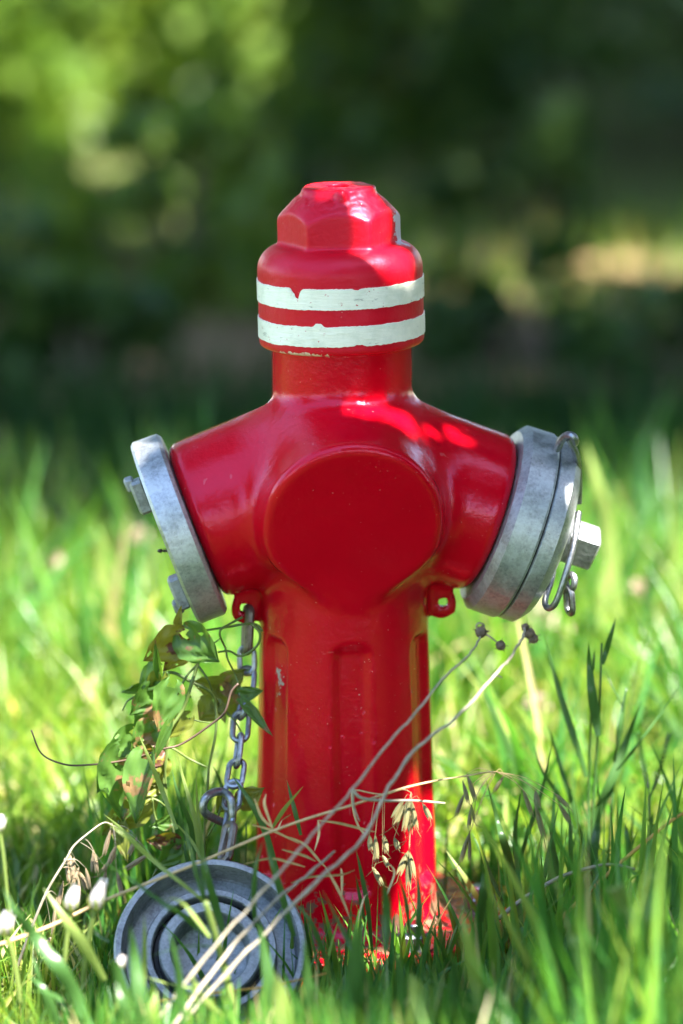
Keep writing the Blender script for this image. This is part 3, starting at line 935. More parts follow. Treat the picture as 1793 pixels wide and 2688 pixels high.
def seed_head(m, c, r, seed=0):
    rnd = random.Random(seed)
    c = Vector(c)
    m.lathe([(-r, 0), (-r * 0.7, r * 0.6), (0, r), (r * 0.6, r * 0.75), (r, r * 0.3), (r * 1.05, 0)], c, (0.3, -0.3, 1), 10)
    for k in range(14):
        d = Vector((rnd.gauss(0, 1), rnd.gauss(0, 1), rnd.gauss(0, 1))).normalized()
        m.tube([c + d * r * 0.6, c + d * r * rnd.uniform(1.1, 1.7)], lambda t: r * 0.16 * (1 - 0.8 * t), 5)

def depth_run(y0, y1, n):
    return [y0 + (y1 - y0) * i / (n - 1) for i in range(n)]

def dry_stem(label, pts, Y0, Y1, r, mat, heads=(), extra=(), group='long dry stems leaning across the hydrant foot', view=full):
    ds = depth_run(Y0, Y1, len(pts))
    P = [view(x, y, d) for (x, y), d in zip(pts, ds)]
    root = thing('dry_stem', label, 'dry stem', P[-1], group)
    sp = smooth_path(P, 6)
    sp = [p + Vector((mnoise.noise((i * .6, r * 900, 1)), 0, mnoise.noise((i * .6, r * 900, 5)))) * r * 1.1 for i, p in enumerate(sp)]
    MB().tube(sp, lambda t: r * (0.72 + 0.4 * t) * (1 + 0.16 * mnoise.noise((t * 40, r * 1e4, 2))) + r * 0.45 * max(0, 1 - abs(((t * 7.3 + r * 700) % 1) - 0.5) * 22), 8).build('stem', mat, root, 0)
    for (x, y, hr) in heads:
        m = MB(); seed_head(m, view(x, y, Y0), hr, int(x)); m.build('seed_head', M['seed'], root, 0)
    for e, rr in extra:
        MB().tube(smooth_path([view(x, y, d) for (x, y, d) in e], 6), lambda t: rr * (1 - 0.5 * t), 6).build('twig', mat, root, 0)
    return root

dry_stem('pale dry stem with a curled wisp and two brown seed heads at its tip',
         [(1105, 1458), (1092, 1482), (1070, 1510), (1015, 1560), (960, 1630), (880, 1720), (808, 1815), (740, 1890), (680, 1960), (600, 2050), (470, 2200), (340, 2370)],
         -0.16, -0.42, 0.0011, M['straw_pale'], [(1104, 1452, 0.0052), (1149, 1482, 0.0046)],
         [([(1108, 1452, -.16), (1125, 1462, -.16), (1148, 1480, -.16)], 0.0011),
          ([(1100, 1448, -.16), (1093, 1438, -.16), (1100, 1430, -.16), (1112, 1436, -.16), (1110, 1450, -.16)], 0.0009),
          ([(808, 1812, -.22), (830, 1832, -.22), (880, 1838, -.21), (950, 1838, -.2), (1022, 1844, -.19)], 0.0016),
          ([(810, 1815, -.22), (812, 1850, -.22), (825, 1885, -.22)], 0.0013)])
dry_stem('pale dry stem ending in one drooping brown seed head under the right cap',
         [(1204, 1440), (1198, 1465), (1172, 1510), (1135, 1550), (1060, 1635), (960, 1715), (895, 1805), (830, 1930), (740, 2010), (640, 2110), (500, 2255), (400, 2370)],
         -0.17, -0.40, 0.0014, M['straw_pale'], [(1206, 1440, 0.0035), (1216, 1455, 0.0050), (1224, 1466, 0.0046)],
         [([(1136, 1550, -.19), (1145, 1552, -.19), (1153, 1556, -.19)], 0.0009), ([(1133, 1553, -.19), (1137, 1545, -.19)], 0.0024)])
dry_stem('short cut dry stem with a blunt tip in front of the loose grey cap',
         [(768, 1955), (700, 2012), (600, 2100), (500, 2215), (380, 2380)], -0.24, -0.44, 0.0014, M['straw_pale'])

z7 = zoomer(740, 2000, 600 / 1568)
z8 = zoomer(1193, 1600, 600 / 1568)
z0 = zoomer(0, 2000, 500 / 1568)
z9 = zoomer(1250, 2150, 543 / 1568)

def spikelet(p, q, w, awn=0.6, seed=0):
    rnd = random.Random(seed)
    p, q = Vector(p), Vector(q)
    d = (q - p)
    L_ = d.length
    d.normalize()
    side = d.cross(Vector((0, -1, 0))).normalized()
    m = MB()
    prof = lambda t: w * 1.05 * math.sin(PI * min(1, t * 0.93 + 0.05)) ** 0.8 * (1 - 0.35 * t)
    for s in (-1, 1):
        pts = [p + d * (L_ * t) + side * (s * w * 0.32 * math.sin(PI * t * 0.55)) for t in np.linspace(0, 1, 7)]
        m.ribbon(pts, lambda t: max(0.0003, prof(t) * 0.8), side + Vector((0, 0.5 * s, 0)), 0.55)
    m.tube([p + d * L_ * 0.3, p + d * L_ * 0.95, p + d * L_ * (1 + awn * 0.5) + side * rnd.uniform(-1, 1) * w, p + d * L_ * (1 + awn) + side * rnd.uniform(-3, 3) * w], lambda t: 0.00045 * (1 - 0.6 * t), 5)
    return m

def oat(label, stempts, Y0, Y1, view, r, mat, husk, spk, scale, awn=0.6):
    P = [view(x, y, d) for (x, y), d in zip(stempts, depth_run(Y0, Y1, len(stempts)))]
    root = thing('wild_oat', label, 'wild oat', P[0], 'dry wild oats')
    sp = smooth_path(P, 7)
    MB().tube(sp, lambda t: r * (1 - 0.7 * t), 7).build('stem', mat, root, 0)
    for k, (b_, t_, w_) in enumerate(spk):
        Yb = Y1 + 0.02 * mnoise.noise((k * 1.7, 3, 0))
        p, q = view(*b_, Yb), view(*t_, Yb - 0.004)
        spikelet(p, q, w_ * scale, awn, k).build('spikelet', husk, root, 0)
        # the hair-thin stalk up to the nearest point of the stem
        n_ = min(sp[len(sp) // 3:], key=lambda s: (s - p).length)
        n2 = n_
        MB().tube(smooth_path([n2, (n2 + p) / 2 + Vector((0, 0, 0.004)), p], 5), 0.00024, 5).build('stalk', mat, root, 0)
    return root

K8 = 600 / 1568 * PX
oat('long bent oat straw crossing the whole hydrant foot, husks hanging at its right',
    [(-1960, 1260), (-1600, 1130), (-1216, 950), (-640, 720), (0, 450), (500, 290), (800, 190), (1050, 130), (1250, 98), (1400, 72), (1470, 66)], -0.30, -0.13, z7,
    0.0016, M['straw'], M['oat'],
    [((1270, 80), (1330, 275), 34), ((1240, 130), (1280, 285), 30), ((1250, 220), (1195, 370), 30), ((1302, 295), (1280, 460), 30), ((1300, 300), (1318, 410), 26),
     ((1525, 95), (1455, 205), 30), ((1285, 490), (1225, 690), 34), ((1288, 495), (1288, 680), 26),
     ((1652, 190), (1718, 370), 34), ((1740, 195), (1760, 330), 46), ((1735, 280), (1800, 530), 40), ((1870, 215), (1965, 310), 32), ((1900, 290), (1975, 415), 36)], K8, 0.5)
oat('limp wild oat with a fan of pale green husks in front of the red barrel',
    [(560, 490), (520, 430), (490, 330), (480, 215), (520, 195), (620, 215), (720, 220), (830, 190), (888, 215), (888, 250)], -0.18, -0.17, z7,
    0.0010, M['straw'], M['oat'],
    [((878, 250), (775, 440), 40), ((880, 250), (835, 480), 40), ((884, 255), (880, 500), 44), ((886, 255), (925, 470), 40), ((840, 255), (760, 390), 40),
     ((965, 285), (1020, 400), 40), ((640, 500), (650, 690), 40), ((600, 500), (610, 610), 40), ((700, 500), (720, 630), 42), ((770, 520), (800, 600), 40), ((690, 640), (730, 720), 34),
     ((870, 610), (800, 780), 50), ((872, 610), (868, 880), 48), ((876, 620), (905, 800), 44), ((620, 720), (690, 850), 40)], K8, 0.5)
z0k = 500 / 1568 * PX
oat('grey stalk of wild oat arching at the left edge with drooping brown husks',
    [(40, 2050), (60, 1950), (180, 1580), (370, 1100), (540, 810), (610, 690), (750, 570), (830, 512), (880, 500), (930, 525)], -0.16, -0.14, z0,
    0.0016, M['straw_pale'], M['oat_brown'],
    [((910, 560), (855, 770), 42), ((580, 765), (570, 850), 40), ((610, 780), (590, 985), 44), ((548, 820), (565, 985), 36), ((650, 865), (600, 1010), 38), ((655, 905), (715, 1060), 52),
     ((640, 930), (655, 1100), 30), ((705, 870), (740, 1050), 38), ((770, 720), (765, 910), 46), ((775, 740), (800, 915), 40), ((955, 690), (895, 840), 44), ((965, 760), (830, 910), 38),
     ((875, 880), (845, 1060), 42), ((960, 900), (1005, 1110), 42), ((1130, 620), (1060, 770), 44), ((1240, 755), (1025, 890), 48), ((520, 980), (480, 1190), 40), ((470, 1100), (430, 1430), 36), ((430, 1440), (385, 1490), 34)], z0k, 0.35)

def straw(label, pts, Y0, Y1, r, mat, view, name='straw'):
    P = [view(x, y, d) for (x, y), d in zip(pts, depth_run(Y0, Y1, len(pts)))]
    root = thing(name, label, 'straw', P[0], 'fallen straws')
    MB().tube(smooth_path(P, 6), lambda t: r * (1.1 - 0.4 * t), 7).build('stem', mat, root, 0)
    return root
straw('bright orange straw slanting through the dark grass at the lower right', [(430, 970), (600, 800), (760, 640), (1040, 380), (1310, 150), (1500, 0), (1620, -70)], -0.12, -0.05, 0.0019, M['straw_orange'], z9)
straw('grey bowed straw arched over the dark grass at lower right', [(110, 800), (350, 610), (560, 480), (700, 415), (900, 360), (1040, 345), (1200, 380)], -0.16, -0.10, 0.0019, M['straw_pale'], z9)
straw('thin orange straw lying across the lower part of the loose cap', [(200, 1200), (480, 1140), (800, 1095), (1100, 1060), (1350, 1010), (1560, 960)], -0.33, -0.28, 0.0012, M['straw_orange'], zoomer(280, 2200, 580 / 1568))
# a mat of pinkish withered blades at the foot
wt = thing('withered_tuft', 'tangle of thin pinkish withered blades in front of the barrel foot', 'grass tuft', at(760, 2380, -0.2))
for k, pts in enumerate([[(0, 500), (150, 560), (260, 680), (300, 720)], [(250, 400), (255, 500), (225, 610)], [(0, 600), (150, 640), (230, 680)], [(60, 830), (180, 790), (300, 780), (420, 770), (500, 740)],
                         [(300, 720), (400, 900), (470, 1080)], [(160, 790), (60, 880), (0, 960)], [(250, 400), (400, 420), (560, 460), (640, 480)], [(690, 1000), (730, 880), (770, 760), (740, 700)],
                         [(-60, 460), (-140, 380), (-190, 250)], [(-60, 470), (-120, 300), (-110, 220)], [(-40, 480), (0, 400), (60, 360)], [(-200, 430), (-60, 470), (120, 560)], [(410, 910), (410, 780), (405, 730)],
                         [(600, 890), (560, 950), (520, 1100)], [(-260, 700), (-80, 660), (60, 690), (160, 720)]]):
    P = smooth_path([z7(x, y, -0.19 - 0.01 * k % 0.05) for x, y in pts], 5)
    MB().ribbon(P, lambda t: 0.0022 * math.sin(PI * (0.1 + 0.88 * t)) + 0.0006, (0.4, -0.3, 0.6), 0.3).build('blade', M['straw'], wt, 0)

# ------------------------------------------------------------------ tall grasses built blade by blade
def bw(w, sh=0.55):
    """blade outline: narrow base, widest in the lower part, long point"""
    return lambda t: w * (0.55 + 0.45 * min(1, t / 0.35)) * max(0.03, 1 - max(0, (t - 0.35) / 0.65) ** 1.6)

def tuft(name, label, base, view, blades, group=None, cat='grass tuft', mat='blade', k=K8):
    root = thing(name, label, cat, base, group)
    for b_ in blades:
        pts, w, Y = b_[0], b_[1], b_[2]
        kind = b_[3] if len(b_) > 3 else 'blade'
        mt = M[b_[4]] if len(b_) > 4 else M[mat]
        P = smooth_path([view(x, y, Y + 0.02 * mnoise.noise((j * .8, x * .01, w))) for j, (x, y) in enumerate(pts)], 6)
        if kind == 'stem':
            MB().tube(P, lambda t: w * k * 0.5 * (1 - 0.35 * t), 7).build('stem', mt, root, 0)
        elif kind == 'spike':
            m = MB().tube(P, lambda t: w * k * 0.35 * (1 - 0.4 * t), 6)
            for i in range(2, len(P) - 1):
                d = (P[i + 1] - P[i]).normalized()
                for s in (-1, 1):
                    sd = d.cross(Vector((0, 1, 0))) * s
                    m.lathe([(0, 0), (0.0012, w * k * .28), (0.004, w * k * .22), (0.006, 0)], P[i] + sd * w * k * .3, d + sd * 0.4, 6)
            m.build('seed_spike', mt, root, 0)
        else:
            MB().ribbon(P, lambda t: bw(w)(t) * k, (1, 0.25, 0) if kind == 'blade' else (0.55, 1, 0), 0.35).build('blade', mt, root, 0)
    return root

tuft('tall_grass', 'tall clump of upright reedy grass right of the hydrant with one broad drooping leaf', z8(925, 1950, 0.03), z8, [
    ([(930, 1950), (925, 1700), (920, 1340), (928, 1000), (940, 700)], 26, 0.03, 'stem', 'blade'),
    ([(940, 1950), (945, 1500), (975, 1000), (998, 600), (1010, 230)], 24, 0.02, 'stem', 'blade'),
    ([(990, 868), (975, 760), (945, 560), (928, 380), (920, 225)], 72, 0.0, 'blade', 'blade'),
    ([(952, 420), (957, 330), (962, 275)], 20, 0.02),
    ([(1018, 375), (1045, 280), (1080, 160), (1106, 55)], 46, 0.02),
    ([(945, 1580), (1000, 1380), (1085, 1170), (1190, 880), (1286, 625)], 82, 0.05),
    ([(1050, 1900), (1060, 1650), (1095, 1100), (1120, 900), (1180, 540)], 26, 0.04, 'stem', 'blade'),
    ([(1118, 950), (1140, 780), (1178, 545)], 46, 0.04),
    ([(1112, 1105), (1180, 1030), (1290, 885), (1440, 680), (1562, 495)], 26, 0.03),
    ([(1150, 660), (1090, 540), (1030, 410)], 14, 0.04),
    ([(905, 1150), (850, 960), (760, 690), (670, 380), (615, 160)], 50, 0.05),
    ([(905, 1690), (800, 1480), (700, 1260), (600, 1100), (540, 915)], 36, 0.03),
    ([(910, 1720), (840, 1420), (760, 1180), (700, 980), (640, 790)], 46, 0.06),
    ([(960, 1900), (965, 1650), (985, 1480), (1000, 1330)], 66, 0.0),
    ([(1000, 1330), (985, 1230), (980, 1100)], 14, 0.0),
    ([(915, 1450), (890, 1360), (870, 1250)], 14, 0.02),
])
tuft('grass_tuft', 'broad dark blade and thinner upright ones just right of the hydrant foot', z8(420, 1950, -0.08), z8, [
    ([(440, 1950), (390, 1760), (330, 1560), (290, 1420), (210, 1148)], 54, -0.08),
    ([(432, 1830), (415, 1600), (425, 1450), (467, 1185)], 34, -0.05),
    ([(430, 1830), (480, 1620), (560, 1370), (620, 1160), (678, 870)], 34, -0.04),
    ([(260, 1900), (200, 1700), (120, 1530)], 34, -0.06), ([(330, 2000), (220, 1750), (160, 1560)], 30, -0.10),
    ([(740, 1950), (690, 1700), (650, 1480)], 46, -0.05), ([(800, 1950), (800, 1600), (780, 1310)], 36, -0.06), ([(760, 1850), (820, 1600), (865, 1410)], 18, -0.02),
    ([(100, 1950), (-20, 1720), (-60, 1620)], 34, -0.05),
], 'grass tufts built up close to the hydrant')
tuft('seed_grass', 'slender green stalk forking into two thin seed spikes at the right edge', z8(1340, 1950, 0.02), z8, [
    ([(1345, 1950), (1340, 1640), (1338, 1420), (1335, 1270)], 28, 0.02, 'stem'),
    ([(1335, 1270), (1315, 1150), (1285, 1000), (1262, 840)], 16, 0.02, 'spike'),
    ([(1345, 1280), (1390, 1160), (1435, 1000), (1472, 850)], 16, 0.02, 'spike'),
    ([(1340, 1700), (1350, 1480), (1372, 1390)], 30, 0.02), ([(1200, 1950), (1190, 1600), (1170, 1460)], 44, -0.02), ([(1215, 1700), (1220, 1500), (1232, 1330)], 22, 0.04), ([(1490, 1900), (1500, 1700), (1490, 1560)], 30, 0.02),
], None, 'seed grass')
tuft('leaning_grass', 'soft out-of-focus green blade slanting in from the right edge behind the reedy clump', z8(1750, 1300, 0.45), z8, [
    ([(1760, 1300), (1640, 1040), (1480, 760), (1290, 440)], 95, 0.45), ([(1750, 1420), (1500, 1220), (1310, 1100)], 50, 0.35)], None, 'grass blade')
tuft('leaning_grass', 'soft out-of-focus dark blade bending up between the dry stems and the reedy clump', z8(640, 1500, 0.22), z8, [
    ([(660, 1650), (590, 1400), (420, 1040), (260, 690), (100, 330)], 70, 0.22), ([(1400, 1640), (1280, 1500), (1110, 1340)], 50, 0.2), ([(760, 1780), (600, 1450), (560, 1100)], 70, 0.16)], None, 'grass blade')
tuft('seed_grass', 'blurred yellow-green fork of seed spikes close to the camera at lower right', z9(1430, 1900, -0.5), z9, [
    ([(1440, 1900), (1420, 1500), (1370, 1150), (1320, 920)], 80, -0.50, 'stem', 'blade_pale'),
    ([(1310, 930), (1240, 800), (1140, 660), (1060, 520)], 92, -0.50, 'spike', 'blade_pale'),
    ([(1325, 940), (1325, 750), (1340, 560), (1352, 430)], 88, -0.50, 'spike', 'blade_pale'),
    ([(1080, 1800), (1000, 1500), (900, 1250), (755, 890)], 95, -0.52, 'spike', 'blade_pale')], None, 'seed grass', 'blade_pale', 543 / 1568 * PX)
z5 = zoomer(280, 2200, 580 / 1568)
k5 = 580 / 1568 * PX
tuft('grass_tuft', 'leafy grass stem crossing the middle of the loose cap with bent yellow-tipped blades', z5(900, 1500, -0.36), z5, [
    ([(930, 1500), (890, 1200), (830, 900), (770, 680), (700, 450)], 62, -0.36, 'stem', 'blade_pale'),
    ([(700, 450), (690, 250), (680, 60), (672, -120)], 46, -0.33, 'side', 'blade'),
    ([(690, 450), (640, 260), (590, 60), (550, -120)], 30, -0.33, 'blade', 'blade'),
    ([(735, 700), (650, 580), (560, 470), (470, 425), (390, 455)], 46, -0.37, 'side', 'blade_pale'),
    ([(740, 710), (600, 600), (450, 490), (240, 340), (-60, 150)], 50, -0.34, 'blade', 'blade'),
    ([(690, 450), (520, 310), (300, 130), (120, -20), (0, -120)], 30, -0.30, 'blade', 'blade_pale'),
    ([(760, 770), (640, 755), (480, 780), (240, 860)], 40, -0.35, 'side', 'blade'),
    ([(840, 700), (780, 500), (720, 280), (700, 120)], 56, -0.30, 'blade', 'blade'),
    ([(860, 1300), (700, 1150), (590, 940)], 46, -0.38, 'blade', 'blade_pale'),
    ([(780, 1050), (540, 1050), (250, 975)], 38, -0.36, 'side', 'blade_pale'),
], 'grass tufts built up close to the hydrant', k=k5)
tuft('grass_tuft', 'upright dark blades in front of the left rim of the loose cap', z5(220, 1500, -0.42), z5, [
    ([(270, 1500), (240, 1150), (200, 850), (165, 620)], 90, -0.42), ([(265, 1150), (270, 800), (268, 550)], 34, -0.36, 'blade', 'blade_pale'),
    ([(480, 1500), (520, 1100), (490, 850), (440, 650)], 48, -0.42), ([(200, 1500), (130, 1150), (60, 900), (40, 880)], 80, -0.44), ([(310, 1500), (330, 1250), (350, 1080)], 90, -0.46, 'blade', 'blade_pale'),
    ([(1050, 1500), (1150, 1100), (1120, 800), (1080, 600)], 80, -0.42), ([(1260, 1500), (1230, 1150), (1200, 950)], 90, -0.5, 'blade', 'blade_pale'), ([(1060, 640), (1045, 450), (1060, 200), (1110, 20)], 40, -0.3),
    ([(1100, 120), (1180, 180), (1260, 330), (1380, 560)], 0.1, -0.3), ([(1330, 700), (1250, 420), (1180, 200), (1120, 0)], 50, -0.28),
], 'grass tufts built up close to the hydrant', k=k5)
tuft('grass_tuft', 'fresh upright blades in front of the hanging vine, behind the loose cap', z4(760, 1900, -0.1), z4, [
    ([(800, 1900), (780, 1600), (740, 1400), (680, 1200), (640, 1020)], 34, -0.10, 'blade', 'blade_pale'), ([(770, 1900), (740, 1560), (650, 1330), (605, 1150)], 36, -0.09), ([(820, 1900), (800, 1600), (780, 1380), (768, 1180)], 30, -0.10, 'blade', 'blade_pale'),
    ([(700, 1640), (670, 1500), (648, 1380)], 26, -0.08), ([(740, 1900), (700, 1720), (690, 1640)], 26, -0.1), ([(960, 1310), (940, 1240), (885, 1120)], 28, -0.02),
    ([(1060, 1900), (1055, 1700), (1045, 1560)], 44, -0.05), ([(640, 1560), (540, 1300), (450, 1080), (380, 915)], 36, -0.14, 'blade', 'blade_pale'), ([(560, 1850), (420, 1720), (260, 1560), (135, 1455)], 34, -0.16, 'blade', 'blade_pale'),
    ([(1330, 1850), (1240, 1560), (1130, 1350), (1010, 1180)], 46, -0.17), ([(850, 1850), (740, 1640), (590, 1480)], 24, -0.12, 'blade', 'blade_pale'), ([(1110, 1850), (1115, 1600), (1112, 1480)], 14, -0.05),
    ([(1290, 1560), (1380, 1420), (1505, 1265)], 34, -0.18, 'blade', 'blade_pale'), ([(1490, 1600), (1440, 1400), (1392, 1220)], 34, -0.16),
], 'grass tufts built up close to the hydrant')
tuft('grass_tuft', 'large blurred blades sweeping through the lower left corner', z0(700, 2300, -0.5), z0, [
    ([(780, 2300), (640, 1960), (480, 1680), (290, 1440), (130, 1240), (30, 1040)], 110, -0.42), ([(480, 2300), (390, 2000), (310, 1740), (250, 1500)], 44, -0.34), ([(860, 1800), (700, 1530), (540, 1300), (360, 1040)], 90, -0.36, 'blade', 'blade_pale'),
    ([(520, 2300), (380, 1900), (230, 1750)], 60, -0.38), ([(760, 2300), (560, 2050), (420, 1900), (100, 1880)], 44, -0.4), ([(1150, 2300), (1010, 2000), (960, 1820)], 70, -0.5),
    ([(900, 1480), (760, 1380), (690, 1240)], 36, -0.3)], 'grass tufts built up close to the hydrant', k=z0k)
tuft('grass_tuft', 'wide soft green blades right in front of the hydrant foot', z7(520, 1900, -0.45), z7, [
    ([(500, 1900), (500, 1600), (510, 1300), (505, 1080)], 110, -0.46), ([(620, 1300), (590, 1000), (545, 760), (508, 600)], 34, -0.2), ([(570, 1100), (540, 950), (505, 770)], 28, -0.2), ([(720, 1300), (720, 1000), (690, 780)], 60, -0.36),
    ([(960, 1900), (930, 1600), (880, 1450)], 110, -0.5, 'blade', 'blade_pale'), ([(930, 1300), (945, 1000), (925, 690)], 50, -0.3), ([(1390, 1800), (1330, 1500), (1270, 1200), (1225, 980)], 90, -0.48, 'blade', 'blade_pale'),
    ([(620, 1700), (560, 1450), (430, 1180), (280, 880)], 44, -0.32), ([(420, 1660), (350, 1480), (200, 1100), (60, 950)], 40, -0.3, 'blade', 'blade'), ([(1370, 1100), (1385, 900), (1378, 750)], 60, -0.25),
    ([(1560, 1900), (1400, 1750), (1200, 1620)], 60, -0.5, 'side', 'blade_pale'), ([(40, 1900), (30, 1700), (0, 1500)], 90, -0.5, 'blade', 'blade_pale'), ([(880, 1200), (850, 950), (790, 760)], 34, -0.3),
    ([(1120, 950), (1130, 600), (1135, 300)], 22, 0.05), ([(1430, 1100), (1280, 830), (1125, 605)], 40, -0.05, 'blade', 'blade_pale'),
    ([(230, 1900), (180, 1500), (150, 1200)], 60, -0.4), ([(800, 1900), (830, 1550), (760, 1250)], 80, -0.45), ([(1130, 1900), (1190, 1500), (1150, 1250)], 70, -0.42)], 'grass tufts built up close to the hydrant')

tuft('leaning_grass', 'tall soft blades standing up behind the right cap, out of focus', full(1400, 1400, 0.8), full, [
    ([(1420, 1420), (1400, 1240), (1375, 1120), (1345, 1015)], 46, 0.8, 'blade', 'blade_pale'), ([(1560, 1420), (1548, 1250), (1535, 1130)], 40, 0.9, 'blade', 'blade_pale'),
    ([(1480, 1440), (1500, 1330), (1540, 1240)], 34, 0.7), ([(1380, 1440), (1390, 1330), (1415, 1260)], 30, 0.7, 'blade', 'blade_pale')], None, 'grass blade', k=1.14 * PX)
tuft('leaning_grass', 'tall soft blades at the far left, out of focus before the dark shade', full(120, 1400, 0.9), full, [
    ([(60, 1440), (90, 1320), (150, 1220), (180, 1170)], 40, 0.9), ([(230, 1440), (240, 1300), (215, 1190)], 36, 1.0, 'blade', 'blade_pale'), ([(300, 1420), (310, 1330), (340, 1240)], 30, 0.9),
    ([(20, 1440), (10, 1330), (30, 1230)], 40, 1.0, 'blade', 'blade_pale')], None, 'grass blade', k=1.14 * PX)

# ------------------------------------------------------------------ flowers
def bud(label, px, py, Y, h, stem):
    c = at(px, py, Y)
    h *= 0.86
    rb_ = random.Random(int(px))
    root = thing('flower_bud', label, 'flower', stem(1), 'closed white flower buds at left')
    P = smooth_path([c] + [stem(t) for t in (0.35, 0.7, 1)], 6)
    MB().tube(P, h * 0.10, 7).build('stem', M['blade_pale'], root, 0)
    m = MB()
    for k in range(9):
        a = 2 * PI * k / 9
        d = Vector((math.cos(a), math.sin(a), 0))
        hk, op = rb_.uniform(0.75, 1.05), rb_.uniform(-0.05, 0.25)
        pts = [c + d * (h * 0.30 * math.sin(PI * (0.15 + 0.75 * t)) * (1 - 0.45 * t) + h * op * t * t) + Vector((0.2 * h * t * t, 0, h * hk * (t - 0.05))) for t in np.linspace(0, 1, 6)]
        m.ribbon(pts, lambda t: h * 0.30 * (1 - 0.55 * t), Vector((-d.y, d.x, 0)), -0.2)
    m.build('petals', M['petal'], root, 0)
    m = MB()
    for k in range(7):
        a = 2 * PI * k / 7 + .2
        d = Vector((math.cos(a), math.sin(a), 0))
        m.ribbon([c + d * (h * 0.33 * math.sin(PI * (0.12 + 0.6 * t))) + Vector((0, 0, h * (0.55 * t - 0.12))) for t in np.linspace(0, 1, 5)], lambda t: h * 0.22 * (1.02 - t), Vector((-d.y, d.x, 0)), -0.2)
    m.build('calyx', M['calyx'], root, 0)
def zst(pts, Y):
    P = [z0(x, y, Y) for x, y in pts]
    return lambda t: smooth_path(P, 8)[int(t * (len(P) - 1) * 8)]
bud('closed white bud on a bare pale stem, left one of the pair', 0 + 585 * .319, 2000 + 1200 * .319, -0.30, 0.024, zst([(590, 1220), (540, 1500), (520, 1900)], -0.3))
bud('closed white bud nearer the loose cap, the taller of the pair', 0 + 795 * .319, 2000 + 1185 * .319, -0.30, 0.027, zst([(790, 1200), (720, 1500), (680, 1900)], -0.3))
bud('closed white bud cut by the left edge beside a pale stem', 0 + 40 * .319, 2000 + 1400 * .319, -0.34, 0.024, zst([(60, 1400), (120, 1650), (170, 2000)], -0.34))
bud('small white bud standing before the left rim of the loose cap', 0 + 985 * .319, 2000 + 1690 * .319, -0.42, 0.014, zst([(980, 1680), (960, 1850), (960, 2100)], -0.42))
bud('faint white bud high on a nodding stem at the left edge', 0 - 5 * .319, 2000 + 560 * .319, -0.30, 0.016, zst([(5, 560), (40, 900), (90, 1400)], -0.3))

def puff(c, r, seed):
    rnd = random.Random(seed)
    m = MB()
    for k in range(60):
        d = Vector((rnd.gauss(0, 1), rnd.gauss(0, 1), rnd.gauss(0.25, 1))).normalized()
        m.ribbon([c + d * r * 0.2, c + d * r * 0.7, c + d * r], lambda t: r * 0.34 * (1 - 0.55 * t), d.orthogonal(), 0.3)
    return m
for px, py, Y, r, lab in [(135, 1480, 0.95, 0.026, 'soft pink-white clover head at the far left of the sunny meadow'), (368, 1410, 1.05, 0.018, 'dull pink clover head behind the left coupling'),
                          (1680, 1545, 0.85, 0.019, 'soft pink clover head at the right edge of the sunny meadow'), (1425, 1625, 0.75, 0.026, 'pale clover head under the dangling links'),
                          (1412, 1850, 0.55, 0.022, 'white clover head in the meadow left of the reedy clump'), (1480, 1655, 0.72, 0.016, 'orange-pink clover head low beside the pale one under the links')]:
    c = at(px, py, Y)
    root = thing('clover', lab, 'flower', (c.x, c.y, 0), 'clover heads in the meadow')
    MB().tube([c, Vector((c.x + 0.01, c.y, c.z * 0.5)), Vector((c.x, c.y, 0))], 0.0016, 6).build('stem', M['blade_pale'], root, 0)
    puff(c, r * 0.62, int(px)).build('flower_head', M['pink'], root, 0)

# a small ant under the left coupling
ap = at(430, 1446, -0.03)
m = MB()
for dx, r in ((-0.0032, 0.0018), (0.0, 0.0011), (0.0026, 0.0014)):
    m.lathe([(-r * 1.4, 0), (-r, r * .7), (0, r), (r, r * .7), (r * 1.4, 0)], ap + Vector((dx, 0, 0)), (1, 0, 0.1), 8)
for k in range(6):
    s = -1 if k < 3 else 1
    b0 = ap + Vector(((k % 3 - 1) * 0.001, 0, 0))
    m.tube([b0, b0 + Vector((0.001 * (k % 3 - 1), s * 0.001, 0.002)), b0 + Vector((0.002 * (k % 3 - 1) + .001, s * 0.002, -0.0015 + 0.003 * (s > 0)))], 0.00025, 4)
ant = m.build('ant', M['insect'], None, 0, ap); ant.location = ap
tag(ant, 'tiny dark ant at the edge of the left coupling', 'insect')

